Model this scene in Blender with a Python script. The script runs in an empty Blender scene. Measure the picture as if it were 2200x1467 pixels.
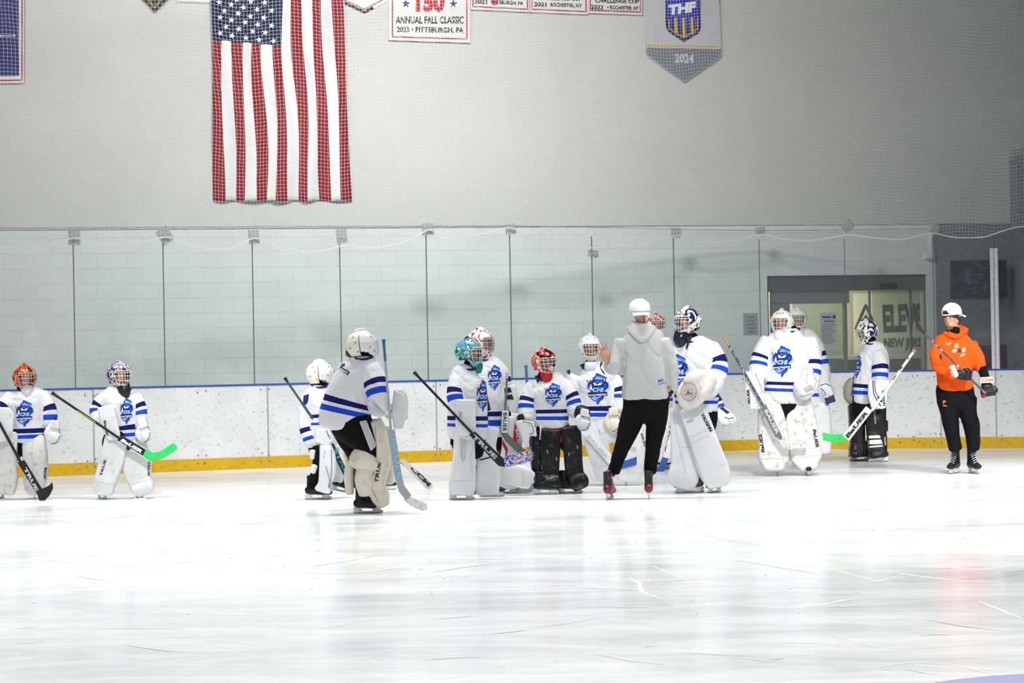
import bpy, bmesh, math, random
import numpy as np
from mathutils import Vector, Matrix, noise
from mathutils.bvhtree import BVHTree

R = math.radians
SC = bpy.context.scene
COL = SC.collection
random.seed(7)
V3 = Vector

# ------------------------------------------------------------------ camera
FPX, CAMZ, ROLL, PITCH = 6000.0, 1.44, 0.018, (755 - 733.5) / 6000.0
cam = bpy.data.cameras.new('camera'); cam_o = bpy.data.objects.new('camera', cam); COL.objects.link(cam_o)
cam.sensor_width = 36.0; cam.lens = FPX * 36.0 / 2200.0
cam.clip_start = 0.5; cam.clip_end = 300
F_ = V3((0, math.cos(PITCH), math.sin(PITCH))); U0 = V3((0, -math.sin(PITCH), math.cos(PITCH))); R0 = V3((1, 0, 0))
R_ = math.cos(ROLL) * R0 - math.sin(ROLL) * U0
U_ = math.sin(ROLL) * R0 + math.cos(ROLL) * U0
M = Matrix((R_, U_, -F_)).transposed().to_4x4(); M.translation = V3((0, 0, CAMZ))
cam_o.matrix_world = M
SC.camera = cam_o
EYE = V3((0, 0, CAMZ))

# ------------------------------------------------------------------ world, lamps, exposure
SC.view_settings.view_transform = 'Standard'; SC.view_settings.look = 'None'
SC.view_settings.gamma = 1.0; SC.view_settings.use_curve_mapping = False
SC.view_settings.exposure = 0.0
w = bpy.data.worlds.new('rink_air'); SC.world = w; w.use_nodes = True
bgn = w.node_tree.nodes['Background']; bgn.inputs[0].default_value = (0.93, 0.97, 1.0, 1); bgn.inputs[1].default_value = 0.07
def lamp(name, loc, size, power, rot=(0, 0, 0), col=(1, 0.99, 0.97), spread=math.pi):
    l = bpy.data.lights.new(name, 'AREA'); l.shape = 'RECTANGLE'; l.size, l.size_y = size; l.energy = power
    l.color = col; l.spread = spread
    o = bpy.data.objects.new(name, l); o.location = loc; o.rotation_euler = rot; COL.objects.link(o)
    return o
# rows of high-bay lamps over the ice, beams kept narrow to spare the wall
for i, X in enumerate((-13, -7.5, -2, 3.5, 9)):
    for j, Y in enumerate((10, 19, 26.5)):
        lamp('rink_lamp', (X, Y, 9.5), (2.4, 1.2), (185, 168, 186)[j], spread=R(95))
# added fill lights on the near side, brightening people's fronts and the far boards
def aimed(name, loc, tgt, size, power, spread):
    d = (V3(tgt) - V3(loc)).normalized(); o = lamp(name, loc, size, power, spread=R(spread))
    o.rotation_euler = d.to_track_quat('-Z', 'Y').to_euler(); return o
for X, P_ in ((-9, 40), (-3, 50), (3, 40), (8, 105)):
    aimed('front_fill', (X, 17, 8.5), (X * .8, 35.5, -1.6), (1.6, 1.2), P_, 26)
# added fill lights that brighten the long wall away from the door
aimed('wall_fill', (-0.8, 29.0, 8.6), (-0.8, 38.2, 4.0), (2.2, 1), 282, 84)
aimed('wall_fill', (-8.0, 26.5, 8.6), (-6.5, 36.2, 5.0), (2.2, 1), 130, 84)

# ------------------------------------------------------------------ pixel helpers (2200 x 1467 frame)
def ray(px, py):
    return (F_ + R_ * ((px - 1100) / FPX) - U_ * ((py - 733.5) / FPX))
def atY(px, py, Y):
    d = ray(px, py); return EYE + d * (Y / d.y)
def ground(px, py):
    d = ray(px, py); return EYE + d * (-CAMZ / d.z)
def atplane(px, py, p0, n):
    d = ray(px, py); return EYE + d * ((p0 - EYE).dot(n) / d.dot(n))

# ------------------------------------------------------------------ materials
MC = {}
def nt(name):
    m = bpy.data.materials.new(name); m.use_nodes = True
    b = m.node_tree.nodes['Principled BSDF']; return m, m.node_tree, b
def N(t, kind, **kw):
    n = t.nodes.new(kind)
    for k, v in kw.items():
        if k in n.inputs.keys() if isinstance(k, str) else False: n.inputs[k].default_value = v
        else: setattr(n, k, v)
    return n
def sset(n, k, v): n.inputs[k].default_value = v
def mat(name, col, rough=0.6, metal=0.0, bump=0.0, bscale=60.0, scuff=None, sscale=6.0, samt=0.5, spec=0.4):
    if name in MC: return MC[name]
    m, t, b = nt(name)
    c4 = (*col, 1)
    b.inputs['Base Color'].default_value = c4; b.inputs['Roughness'].default_value = rough
    b.inputs['Metallic'].default_value = metal; b.inputs['Specular IOR Level'].default_value = spec
    tc = N(t, 'ShaderNodeTexCoord')
    # small tonal variation so that nothing is one flat value
    n0 = N(t, 'ShaderNodeTexNoise'); sset(n0, 'Scale', sscale); sset(n0, 'Detail', 6.0); sset(n0, 'Roughness', 0.65)
    t.links.new(tc.outputs['Object'], n0.inputs['Vector'])
    rp = N(t, 'ShaderNodeValToRGB'); e = rp.color_ramp.elements
    if scuff:
        e[0].position = 0.30 + 0.12 * samt; e[0].color = (*scuff, 1); e[1].position = 0.42 + 0.1 * samt; e[1].color = c4
    else:
        e[0].position = 0.2; e[0].color = (*[c * 0.9 for c in col], 1); e[1].position = 0.7; e[1].color = c4
    t.links.new(n0.outputs['Fac'], rp.inputs['Fac']); t.links.new(rp.outputs['Color'], b.inputs['Base Color'])
    if bump:
        n1 = N(t, 'ShaderNodeTexNoise'); sset(n1, 'Scale', bscale); sset(n1, 'Detail', 3.0)
        t.links.new(tc.outputs['Object'], n1.inputs['Vector'])
        bp = N(t, 'ShaderNodeBump'); sset(bp, 'Strength', bump); sset(bp, 'Distance', 0.01)
        t.links.new(n1.outputs['Fac'], bp.inputs['Height']); t.links.new(bp.outputs['Normal'], b.inputs['Normal'])
    MC[name] = m; return m
def paint(name, cols, scale=9.0, rough=0.25, seed=0.0, dist=1.2):
    """lacquered helmet artwork: hard-edged patches of the given colours"""
    m, t, b = nt(name); b.inputs['Roughness'].default_value = rough
    tc = N(t, 'ShaderNodeTexCoord'); mp = N(t, 'ShaderNodeMapping'); mp.inputs['Location'].default_value = (seed, seed * 2, seed)
    mp.inputs['Scale'].default_value = (1, 1, 0.75)
    n0 = N(t, 'ShaderNodeTexNoise'); sset(n0, 'Scale', scale); sset(n0, 'Detail', 1.5); sset(n0, 'Distortion', dist)
    t.links.new(tc.outputs['Object'], mp.inputs[0]); t.links.new(mp.outputs[0], n0.inputs['Vector'])
    rp = N(t, 'ShaderNodeValToRGB'); cr = rp.color_ramp; cr.interpolation = 'CONSTANT'
    n = len(cols)
    cr.elements[0].position = 0.0; cr.elements[0].color = (*cols[0], 1)
    cr.elements[1].position = 0.36; cr.elements[1].color = (*cols[1 % n], 1)
    for i in range(2, n):
        el = cr.elements.new(0.36 + 0.28 * (i - 1) / (n - 1)); el.color = (*cols[i], 1)
    t.links.new(n0.outputs['Fac'], rp.inputs['Fac']); t.links.new(rp.outputs['Color'], b.inputs['Base Color'])
    return m
WHITE = (0.72, 0.73, 0.76); NAVY = (0.006, 0.010, 0.11); ROYAL = (0.010, 0.06, 0.56)
def jersey_mat(name, tb, sb, yoke=None):
    """white knit with a navy and a royal band round body (tb) and sleeves (sb)"""
    m, t, b = nt(name); b.inputs['Roughness'].default_value = 0.85; b.inputs['Specular IOR Level'].default_value = 0.15
    at = N(t, 'ShaderNodeAttribute'); at.attribute_name = 'sv'
    mr = N(t, 'ShaderNodeMath'); mr.operation = 'DIVIDE'; mr.inputs[1].default_value = 4.0
    t.links.new(at.outputs['Fac'], mr.inputs[0])
    rp = N(t, 'ShaderNodeValToRGB'); cr = rp.color_ramp; cr.interpolation = 'CONSTANT'
    st = [(0.0, WHITE)]
    (r0, r1, n0, n1) = tb
    st += [(r0, ROYAL), (r1, WHITE), (n0, NAVY), (n1, WHITE)]
    (n0, n1, r0, r1) = sb
    st += [(2 + n0, NAVY), (2 + n1, WHITE), (2 + r0, ROYAL), (2 + r1, WHITE)]
    cr.elements[0].position = 0; cr.elements[0].color = (*st[0][1], 1)
    cr.elements[1].position = st[1][0] / 4; cr.elements[1].color = (*st[1][1], 1)
    for p, c in st[2:]:
        e = cr.elements.new(p / 4); e.color = (*c, 1)
    t.links.new(mr.outputs[0], rp.inputs['Fac']); t.links.new(rp.outputs['Color'], b.inputs['Base Color'])
    tc = N(t, 'ShaderNodeTexCoord')
    n1 = N(t, 'ShaderNodeTexNoise'); sset(n1, 'Scale', 8.0); sset(n1, 'Detail', 3.0); sset(n1, 'Distortion', 1.6)
    t.links.new(tc.outputs['Object'], n1.inputs['Vector'])
    bp = N(t, 'ShaderNodeBump'); sset(bp, 'Strength', 0.55); sset(bp, 'Distance', 0.03)
    t.links.new(n1.outputs['Fac'], bp.inputs['Height']); t.links.new(bp.outputs['Normal'], b.inputs['Normal'])
    return m
def pane_mat(name, tint=(0.93, 0.97, 0.95), gl=0.07, haze=0.05, hcol=(0.8, 0.85, 0.83)):
    if name in MC: return MC[name]
    m = bpy.data.materials.new(name); m.use_nodes = True; t = m.node_tree; t.nodes.clear()
    o = N(t, 'ShaderNodeOutputMaterial'); tr = N(t, 'ShaderNodeBsdfTransparent'); tr.inputs[0].default_value = (*tint, 1)
    g = N(t, 'ShaderNodeBsdfGlossy'); g.inputs['Roughness'].default_value = 0.04
    d = N(t, 'ShaderNodeBsdfDiffuse'); d.inputs[0].default_value = (*hcol, 1)
    a = N(t, 'ShaderNodeMixShader'); a.inputs[0].default_value = gl
    c = N(t, 'ShaderNodeMixShader'); c.inputs[0].default_value = haze
    t.links.new(tr.outputs[0], a.inputs[1]); t.links.new(g.outputs[0], a.inputs[2])
    t.links.new(a.outputs[0], c.inputs[1]); t.links.new(d.outputs[0], c.inputs[2]); t.links.new(c.outputs[0], o.inputs[0])
    MC[name] = m; return m

M_black = mat('black_fabric', (0.006, 0.006, 0.007), 0.8, bump=0.2, spec=0.1)
M_blackpad = mat('black_leather', (0.008, 0.008, 0.009), 0.32, scuff=(0.05, 0.05, 0.05), sscale=14, samt=0.4, bump=0.3, bscale=25, spec=0.3)
M_pad = mat('white_pad', (0.72, 0.73, 0.74), 0.5, scuff=(0.58, 0.59, 0.60), sscale=12, samt=0.2, bump=0.15, bscale=12)
M_padclean = mat('clean_white_pad', (0.76, 0.77, 0.80), 0.5, bump=0.1, bscale=10)
M_padworn = mat('worn_white_pad', (0.70, 0.70, 0.69), 0.55, scuff=(0.45, 0.45, 0.46), sscale=16, samt=0.45, bump=0.15, bscale=12)
M_cream = mat('cream_pad', (0.74, 0.70, 0.60), 0.5, scuff=(0.62, 0.57, 0.46), sscale=9, samt=0.6, bump=0.15, bscale=12)
M_creamshell = mat('cream_shell', (0.80, 0.77, 0.68), 0.3)
M_white = mat('white_shell', (0.76, 0.77, 0.78), 0.3)
M_whitecloth = mat('white_cloth', (0.84, 0.84, 0.86), 0.85, spec=0.1)
M_grey = mat('grey_trim', (0.30, 0.31, 0.33), 0.5)
M_lgrey = mat('light_grey_trim', (0.55, 0.56, 0.59), 0.5)
M_red = mat('red_trim', (0.45, 0.01, 0.012), 0.6)
M_navy = mat('navy_cloth', NAVY, 0.8)
M_royal = mat('royal_cloth', ROYAL, 0.8)
M_azure = mat('azure_print', (0.03, 0.22, 0.72), 0.7)
M_lightblue = mat('light_blue_print', (0.30, 0.58, 0.90), 0.7)
M_violet = mat('violet_print', (0.10, 0.10, 0.42), 0.7)
M_ink = mat('black_ink', (0.01, 0.01, 0.012), 0.6)
M_wink = mat('white_ink', (0.82, 0.82, 0.84), 0.6)
M_skin = mat('skin', (0.60, 0.32, 0.22), 0.5, sscale=20)
M_skin2 = mat('tanned_skin', (0.50, 0.25, 0.16), 0.5, sscale=20)
M_brown = mat('brown_hair', (0.09, 0.03, 0.012), 0.6, bump=0.8, bscale=90)
M_steel = mat('steel', (0.35, 0.36, 0.38), 0.3, metal=0.8)
M_wire = mat('wire_white', (0.75, 0.74, 0.70), 0.3)
M_chrome = mat('wire_steel', (0.62, 0.60, 0.55), 0.3, metal=0.5)
M_eye = mat('eye_dark', (0.02, 0.015, 0.012), 0.3)
M_lip = mat('lip', (0.35, 0.10, 0.08), 0.5)
M_clear = pane_mat('clear_plastic', (0.86, 0.88, 0.90), 0.2, 0.12)

# ------------------------------------------------------------------ mesh building
def link(name, me, parent=None, mats=(), loc=None):
    o = bpy.data.objects.new(name, me); COL.objects.link(o)
    for m in mats: me.materials.append(m)
    if parent is not None: o.parent = parent
    if loc is not None: o.location = loc
    return o
def smooth(me, v=True):
    me.polygons.foreach_set('use_smooth', [v] * len(me.polygons))
def wloc(o):
    p = V3((0, 0, 0))
    while o is not None: p += o.location; o = o.parent
    return p
def rawmesh(name, vs, fs, parent=None, mats=(), sm=False, midx=None, root=None):
    """vs in world coordinates; stored relative to the parent"""
    off = wloc(parent) if parent is not None else V3((0, 0, 0))
    me = bpy.data.meshes.new(name)
    me.from_pydata([tuple(V3(v) - off) for v in vs], [], fs); me.update()
    if midx: me.polygons.foreach_set('material_index', midx)
    if sm: smooth(me)
    return link(name, me, parent, mats)
def tag(o, label=None, cat=None, group=None, kind=None):
    if label: o['label'] = label
    if cat: o['category'] = cat
    if group: o['group'] = group
    if kind: o['kind'] = kind
    return o
def empty(name, loc, label, cat, group=None):
    o = bpy.data.objects.new(name, None); COL.objects.link(o); o.location = loc; o.empty_display_size = 0.1
    return tag(o, label, cat, group)
def bevel(o, w=0.006, seg=2):
    m = o.modifiers.new('b', 'BEVEL'); m.width = w; m.segments = seg; m.limit_method = 'ANGLE'; return o

def catmull(P, n):
    P = [np.array(p, float) for p in P]
    if len(P) == 2:
        return [P[0] * (1 - i / n) + P[1] * (i / n) for i in range(n + 1)]
    Q = [2 * P[0] - P[1]] + P + [2 * P[-1] - P[-2]]
    out = []
    for i in range(1, len(Q) - 2):
        a, b, c, d = Q[i - 1:i + 3]
        for k in range(n):
            t = k / n
            out.append(0.5 * ((2 * b) + (c - a) * t + (2 * a - 5 * b + 4 * c - d) * t * t + (3 * b - a - 3 * c + d) * t ** 3))
    out.append(P[-1]); return out
def loft_geo(ctrl, n=6, sides=24, ex=2.0, bdir=(0, -1, 0), roundcap=True):
    """ctrl: list of (x,y,z,ra,rb). ra = half width across, rb = half depth towards bdir."""
    C = catmull(ctrl, n); m = len(C)
    cen = np.array([c[:3] for c in C]); rad = np.maximum(np.array([c[3:5] for c in C]), 0.002)
    tan = np.gradient(cen, axis=0); tan /= (np.linalg.norm(tan, axis=1)[:, None] + 1e-9)
    bd = np.array(bdir, float); bd /= np.linalg.norm(bd)
    B = bd[None, :] - tan * (tan @ bd)[:, None]
    B /= (np.linalg.norm(B, axis=1)[:, None] + 1e-9); A = np.cross(tan, B)
    th = np.arange(sides) * 2 * math.pi / sides
    cx = np.sign(np.cos(th)) * np.abs(np.cos(th)) ** (2 / ex); sx = np.sign(np.sin(th)) * np.abs(np.sin(th)) ** (2 / ex)
    rings = cen[:, None, :] + A[:, None, :] * (rad[:, 0][:, None] * cx[None, :])[:, :, None] + B[:, None, :] * (rad[:, 1][:, None] * sx[None, :])[:, :, None]
    rs = [rings[i] for i in range(m)]
    if roundcap:
        def cap(i, sgn):
            r = rings[i]; e = min(rad[i]) * 0.35
            return [(cen[i] + (r - cen[i]) * k) + sgn * tan[i] * e * h for k, h in ((0.93, 0.45), (0.72, 0.85), (0.35, 1.0))]
        rs = cap(0, -1)[::-1] + rs + cap(m - 1, 1)
    V = np.concatenate(rs); k = len(rs); F = []
    for i in range(k - 1):
        for j in range(sides):
            a = i * sides + j; b = i * sides + (j + 1) % sides
            F.append((a, b, b + sides, a + sides))
    F.append(tuple(range(sides - 1, -1, -1))); F.append(tuple((k - 1) * sides + j for j in range(sides)))
    return V, F, dict(cen=cen, A=A, B=B, T=tan, rad=rad)
def ell_geo(c, r, rot=None, su=20, sv=12):
    V = []; F = []
    for i in range(1, sv):
        ph = math.pi * i / sv - math.pi / 2
        for j in range(su):
            th = 2 * math.pi * j / su
            V.append(V3((math.cos(ph) * math.cos(th) * r[0], math.cos(ph) * math.sin(th) * r[1], math.sin(ph) * r[2])))
    V.append(V3((0, 0, -r[2]))); V.append(V3((0, 0, r[2]))); b0, t0 = len(V) - 2, len(V) - 1
    for i in range(sv - 2):
        for j in range(su):
            a = i * su + j; b = i * su + (j + 1) % su
            F.append((a, b, b + su, a + su))
    for j in range(su):
        F.append((b0, (j + 1) % su, j)); F.append((t0, (sv - 2) * su + j, (sv - 2) * su + (j + 1) % su))
    if rot is not None: V = [rot @ v for v in V]
    return np.array([tuple(v + V3(c)) for v in V]), F
def join_geo(L):
    V = []; F = []; o = 0
    for v, f in L:
        V.append(np.asarray(v)); F += [tuple(i + o for i in q) for q in f]; o += len(v)
    return np.concatenate(V), F
def remesh(V, F, vox, it=3):
    me = bpy.data.meshes.new('tmp'); me.from_pydata([tuple(v) for v in V], [], F); me.update()
    o = bpy.data.objects.new('tmp', me); COL.objects.link(o)
    md = o.modifiers.new('r', 'REMESH'); md.mode = 'VOXEL'; md.voxel_size = vox
    dg = bpy.context.evaluated_depsgraph_get(); ev = o.evaluated_get(dg)
    m2 = bpy.data.meshes.new_from_object(ev)
    bpy.data.objects.remove(o); bpy.data.meshes.remove(me)
    n = len(m2.vertices); co = np.empty(n * 3); m2.vertices.foreach_get('co', co); co = co.reshape(-1, 3)
    e = np.empty(len(m2.edges) * 2, int); m2.edges.foreach_get('vertices', e); e = e.reshape(-1, 2)
    deg = np.zeros(n); np.add.at(deg, e[:, 0], 1); np.add.at(deg, e[:, 1], 1); deg[deg == 0] = 1
    for _ in range(it):
        s = np.zeros((n, 3)); np.add.at(s, e[:, 0], co[e[:, 1]]); np.add.at(s, e[:, 1], co[e[:, 0]])
        co = co * 0.45 + 0.55 * s / deg[:, None]
    m2.vertices.foreach_set('co', co.ravel()); m2.update(); smooth(m2)
    return m2, co
def tube_geo(pts, r, sides=6, n=3):
    P = catmull([tuple(p) for p in pts], n) if len(pts) > 2 else [np.array(p, float) for p in pts]
    P = np.array(P); T = np.gradient(P, axis=0); T /= (np.linalg.norm(T, axis=1)[:, None] + 1e-9)
    up = np.array((0.13, 0.31, 0.94)) if abs(T[0][2]) < 0.8 else np.array((0.94, 0.31, 0.13))
    V = []; F = []
    for i, (p, t) in enumerate(zip(P, T)):
        a = np.cross(t, up); a /= np.linalg.norm(a); b = np.cross(t, a)
        for j in range(sides):
            th = 2 * math.pi * j / sides; V.append(p + r * (a * math.cos(th) + b * math.sin(th)))
    for i in range(len(P) - 1):
        for j in range(sides):
            x = i * sides + j; y = i * sides + (j + 1) % sides; F.append((x, y, y + sides, x + sides))
    F.append(tuple(range(sides - 1, -1, -1))); F.append(tuple((len(P) - 1) * sides + j for j in range(sides)))
    return np.array(V), F
def prism_geo(front, back):
    n = len(front); V = list(front) + list(back)
    F = [tuple(range(n)), tuple(range(2 * n - 1, n - 1, -1))] + [(i, i + n, (i + 1) % n + n, (i + 1) % n) for i in range(n)]
    return V, F
def boxpts(c, sx, sy, sz, rot=0.0):
    m = Matrix.Rotation(rot, 3, 'Z'); c = V3(c); V = []
    for z in (-1, 1):
        for x, y in ((-1, -1), (1, -1), (1, 1), (-1, 1)):
            V.append(c + m @ V3((x * sx / 2, y * sy / 2, z * sz / 2)))
    F = [(3, 2, 1, 0), (4, 5, 6, 7), (0, 1, 5, 4), (1, 2, 6, 5), (2, 3, 7, 6), (3, 0, 4, 7)]
    return V, F
def fixn(o):
    bm = bmesh.new(); bm.from_mesh(o.data); bmesh.ops.recalc_face_normals(bm, faces=bm.faces); bm.to_mesh(o.data); bm.free(); return o

# ------------------------------------------------------------------ lettering and prints laid on surfaces
TXT = {}
def text_geo(s, bold=0.02, shear=0.0):
    k = (s, bold, shear)
    if k in TXT: return TXT[k]
    c = bpy.data.curves.new('t', 'FONT'); c.body = s; c.offset = bold; c.shear = shear; c.resolution_u = 2; c.fill_mode = 'FRONT'
    o = bpy.data.objects.new('t', c); COL.objects.link(o)
    dg = bpy.context.evaluated_depsgraph_get(); me = bpy.data.meshes.new_from_object(o.evaluated_get(dg))
    vs = np.array([tuple(v.co)[:2] for v in me.vertices]); fs = [tuple(p.vertices) for p in me.polygons]
    bpy.data.objects.remove(o); bpy.data.curves.remove(c); bpy.data.meshes.remove(me)
    mn, mx = vs.min(0), vs.max(0); vs = (vs - mn) / (mx - mn)
    TXT[k] = (vs, fs); return TXT[k]
def bvh_of(o):
    off = wloc(o); me = o.data
    return BVHTree.FromPolygons([v.co + off for v in me.vertices], [tuple(p.vertices) for p in me.polygons])
def conform(P2, bvh, off=0.004):
    """points given in the frame, carried to the surface they are printed on"""
    out = []
    for px, py in P2:
        d = ray(px, py).normalized(); h = bvh.ray_cast(EYE, d)
        if h[0] is None: out.append(None); continue
        n = h[1]
        if n.dot(d) > 0: n = -n
        out.append(h[0] - d * off * 0.6 + n * off * 0.4)
    return out
def print_faces(name, P2, F, bvh, parent, m, off=0.004, label=None):
    Q = conform(P2, bvh, off); keep = [f for f in F if all(Q[i] is not None for i in f)]
    if not keep: return None
    used = sorted({i for f in keep for i in f}); mp = {i: k for k, i in enumerate(used)}
    o = rawmesh(name, [Q[i] for i in used], [tuple(mp[i] for i in f) for f in keep], parent, (m,) if not isinstance(m, (list, tuple)) else m)
    if label: o['label'] = label
    return o
def lettering(s, a, b, h, on, m, bold=0.02, shear=0.0, bvh=None, off=0.004, name='lettering'):
    """text with its baseline from pixel a to pixel b, h pixels tall"""
    vs, fs = text_geo(s, bold, shear)
    a = np.array(a, float); b = np.array(b, float); d = b - a; L = np.linalg.norm(d); d /= L; up = np.array((d[1], -d[0]))
    P2 = [tuple(a + d * v[0] * L + up * v[1] * h) for v in vs]
    return print_faces(name, P2, fs, bvh or bvh_of(on), on, m, off)
def stripe(pts, wpx, on, m, bvh=None, name='stripe', off=0.0045, step=5.0):
    """a line of constant width printed or stitched along pixel points"""
    P = [np.array(p, float) for p in pts]; Q = []
    for a, b in zip(P[:-1], P[1:]):
        k = max(1, int(np.linalg.norm(b - a) / step))
        for i in range(k): Q.append(a + (b - a) * i / k)
    Q.append(P[-1]); Q = np.array(Q); T = np.gradient(Q, axis=0); T /= (np.linalg.norm(T, axis=1)[:, None] + 1e-9)
    Nn = np.stack([-T[:, 1], T[:, 0]], 1); V = []
    for q, n in zip(Q, Nn): V += [tuple(q + n * wpx / 2), tuple(q - n * wpx / 2)]
    F = [(2 * i, 2 * i + 1, 2 * i + 3, 2 * i + 2) for i in range(len(Q) - 1)]
    return print_faces(name, V, F, bvh or bvh_of(on), on, m, off)
def patch(poly, on, m, bvh=None, name='panel', off=0.004, step=4.0):
    """filled outline printed on a surface, cut into small cells so that it follows it"""
    bm = bmesh.new(); vs = [bm.verts.new((x, y, 0)) for x, y in poly]; bm.faces.new(vs)
    xs = [p[0] for p in poly]; ys = [p[1] for p in poly]
    g = np.arange(min(xs) + step, max(xs), step)
    for x in g: bmesh.ops.bisect_plane(bm, geom=bm.verts[:] + bm.edges[:] + bm.faces[:], plane_co=(x, 0, 0), plane_no=(1, 0, 0))
    for y in np.arange(min(ys) + step, max(ys), step): bmesh.ops.bisect_plane(bm, geom=bm.verts[:] + bm.edges[:] + bm.faces[:], plane_co=(0, y, 0), plane_no=(0, 1, 0))
    bm.verts.ensure_lookup_table(); bm.verts.index_update()
    P2 = [(v.co.x, v.co.y) for v in bm.verts]; F = [tuple(v.index for v in f.verts) for f in bm.faces]; bm.free()
    return print_faces(name, P2, F, bvh or bvh_of(on), on, m, off)

# ================================================================== THE SETTING
# ---- ice
def ice_material():
    m = bpy.data.materials.new('ice'); m.use_nodes = True; t = m.node_tree; t.nodes.clear()
    o = N(t, 'ShaderNodeOutputMaterial'); tc = N(t, 'ShaderNodeTexCoord')
    def noi(scale, det, sx=1.0, sy=1.0, rot=0.0, dist=0.0, rough=0.6):
        mp = N(t, 'ShaderNodeMapping'); mp.inputs['Scale'].default_value = (sx, sy, 1); mp.inputs['Rotation'].default_value = (0, 0, rot)
        n = N(t, 'ShaderNodeTexNoise'); sset(n, 'Scale', scale); sset(n, 'Detail', det); sset(n, 'Distortion', dist); sset(n, 'Roughness', rough)
        t.links.new(tc.outputs['Object'], mp.inputs[0]); t.links.new(mp.outputs[0], n.inputs['Vector']); return n.outputs['Fac']
    def ramp(f, a, b, ca, cb):
        r = N(t, 'ShaderNodeValToRGB'); e = r.color_ramp.elements; e[0].position = a; e[1].position = b
        e[0].color = (*ca, 1) if not isinstance(ca, float) else (ca, ca, ca, 1); e[1].color = (*cb, 1) if not isinstance(cb, float) else (cb, cb, cb, 1)
        t.links.new(f, r.inputs['Fac']); return r.outputs['Color']
    big = noi(0.16, 3.0, dist=0.6); fine = noi(5.0, 8.0, 0.5, 1.0, 0.4, 1.0, 0.75)
    snow = ramp(noi(1.7, 7.0, 0.4, 1.0, 0.25, 1.2, 0.7), 0.42, 0.62, 0.0, 1.0)
    wet = ramp(big, 0.42, 0.60, 0.0, 1.0)
    d = N(t, 'ShaderNodeBsdfDiffuse')
    mx = N(t, 'ShaderNodeMixRGB'); mx.inputs[1].default_value = (0.84, 0.86, 0.87, 1); mx.inputs[2].default_value = (0.95, 0.96, 0.97, 1)
    t.links.new(snow, mx.inputs[0]); t.links.new(mx.outputs[0], d.inputs[0])
    g = N(t, 'ShaderNodeBsdfGlossy'); g.inputs[0].default_value = (0.96, 0.98, 1.0, 1)
    rr = N(t, 'ShaderNodeMapRange'); rr.inputs['To Min'].default_value = 0.045; rr.inputs['To Max'].default_value = 0.16
    t.links.new(fine, rr.inputs[0]); t.links.new(rr.outputs[0], g.inputs['Roughness'])
    bp = N(t, 'ShaderNodeBump'); sset(bp, 'Strength', 0.05); sset(bp, 'Distance', 0.01)
    t.links.new(fine, bp.inputs['Height']); t.links.new(bp.outputs[0], g.inputs['Normal'])
    # how polished the sheet is: wet patches mirror more, scraped snow hardly at all
    a = N(t, 'ShaderNodeMapRange'); a.inputs['To Min'].default_value = 0.20; a.inputs['To Max'].default_value = 0.52; t.links.new(wet, a.inputs[0])
    s = N(t, 'ShaderNodeMapRange'); s.inputs['To Min'].default_value = 1.0; s.inputs['To Max'].default_value = 0.72; t.links.new(snow, s.inputs[0])
    k = N(t, 'ShaderNodeMath'); k.operation = 'MULTIPLY'; t.links.new(a.outputs[0], k.inputs[0]); t.links.new(s.outputs[0], k.inputs[1])
    ms = N(t, 'ShaderNodeMixShader'); t.links.new(k.outputs[0], ms.inputs[0]); t.links.new(d.outputs[0], ms.inputs[1]); t.links.new(g.outputs[0], ms.inputs[2])
    t.links.new(ms.outputs[0], o.inputs[0]); return m
fl = rawmesh('floor', [(-34, 2, -0.3), (34, 2, -0.3), (34, 46, -0.3), (-34, 46, -0.3), (-34, 2, 0), (34, 2, 0), (34, 46, 0), (-34, 46, 0)],
             [(4, 5, 6, 7), (3, 2, 1, 0), (0, 1, 5, 4), (1, 2, 6, 5), (2, 3, 7, 6), (3, 0, 4, 7)], None, (ice_material(),))
tag(fl, 'scraped white ice sheet', kind='structure')
M_scratch = mat('snow_scratch', (0.97, 0.97, 0.98), 0.9)
ZR = [0.0004]
def ribbon_on_ice(pts, w):
    w *= .65; ZR[0] += .00004; z_ = ZR[0]
    P = catmull([tuple(ground(*p))[:2] for p in pts], 8); P = np.array(P); T = np.gradient(P, axis=0); T /= np.linalg.norm(T, axis=1)[:, None]
    V = []
    for i, (p, q) in enumerate(zip(P, T)):
        ww = w * (0.35 + 0.65 * math.sin(math.pi * (i + 0.5) / len(P))); V += [(p[0] - q[1] * ww, p[1] + q[0] * ww, z_), (p[0] + q[1] * ww, p[1] - q[0] * ww, z_)]
    return np.array(V), [(2 * i, 2 * i + 1, 2 * i + 3, 2 * i + 2) for i in range(len(P) - 1)]
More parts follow.
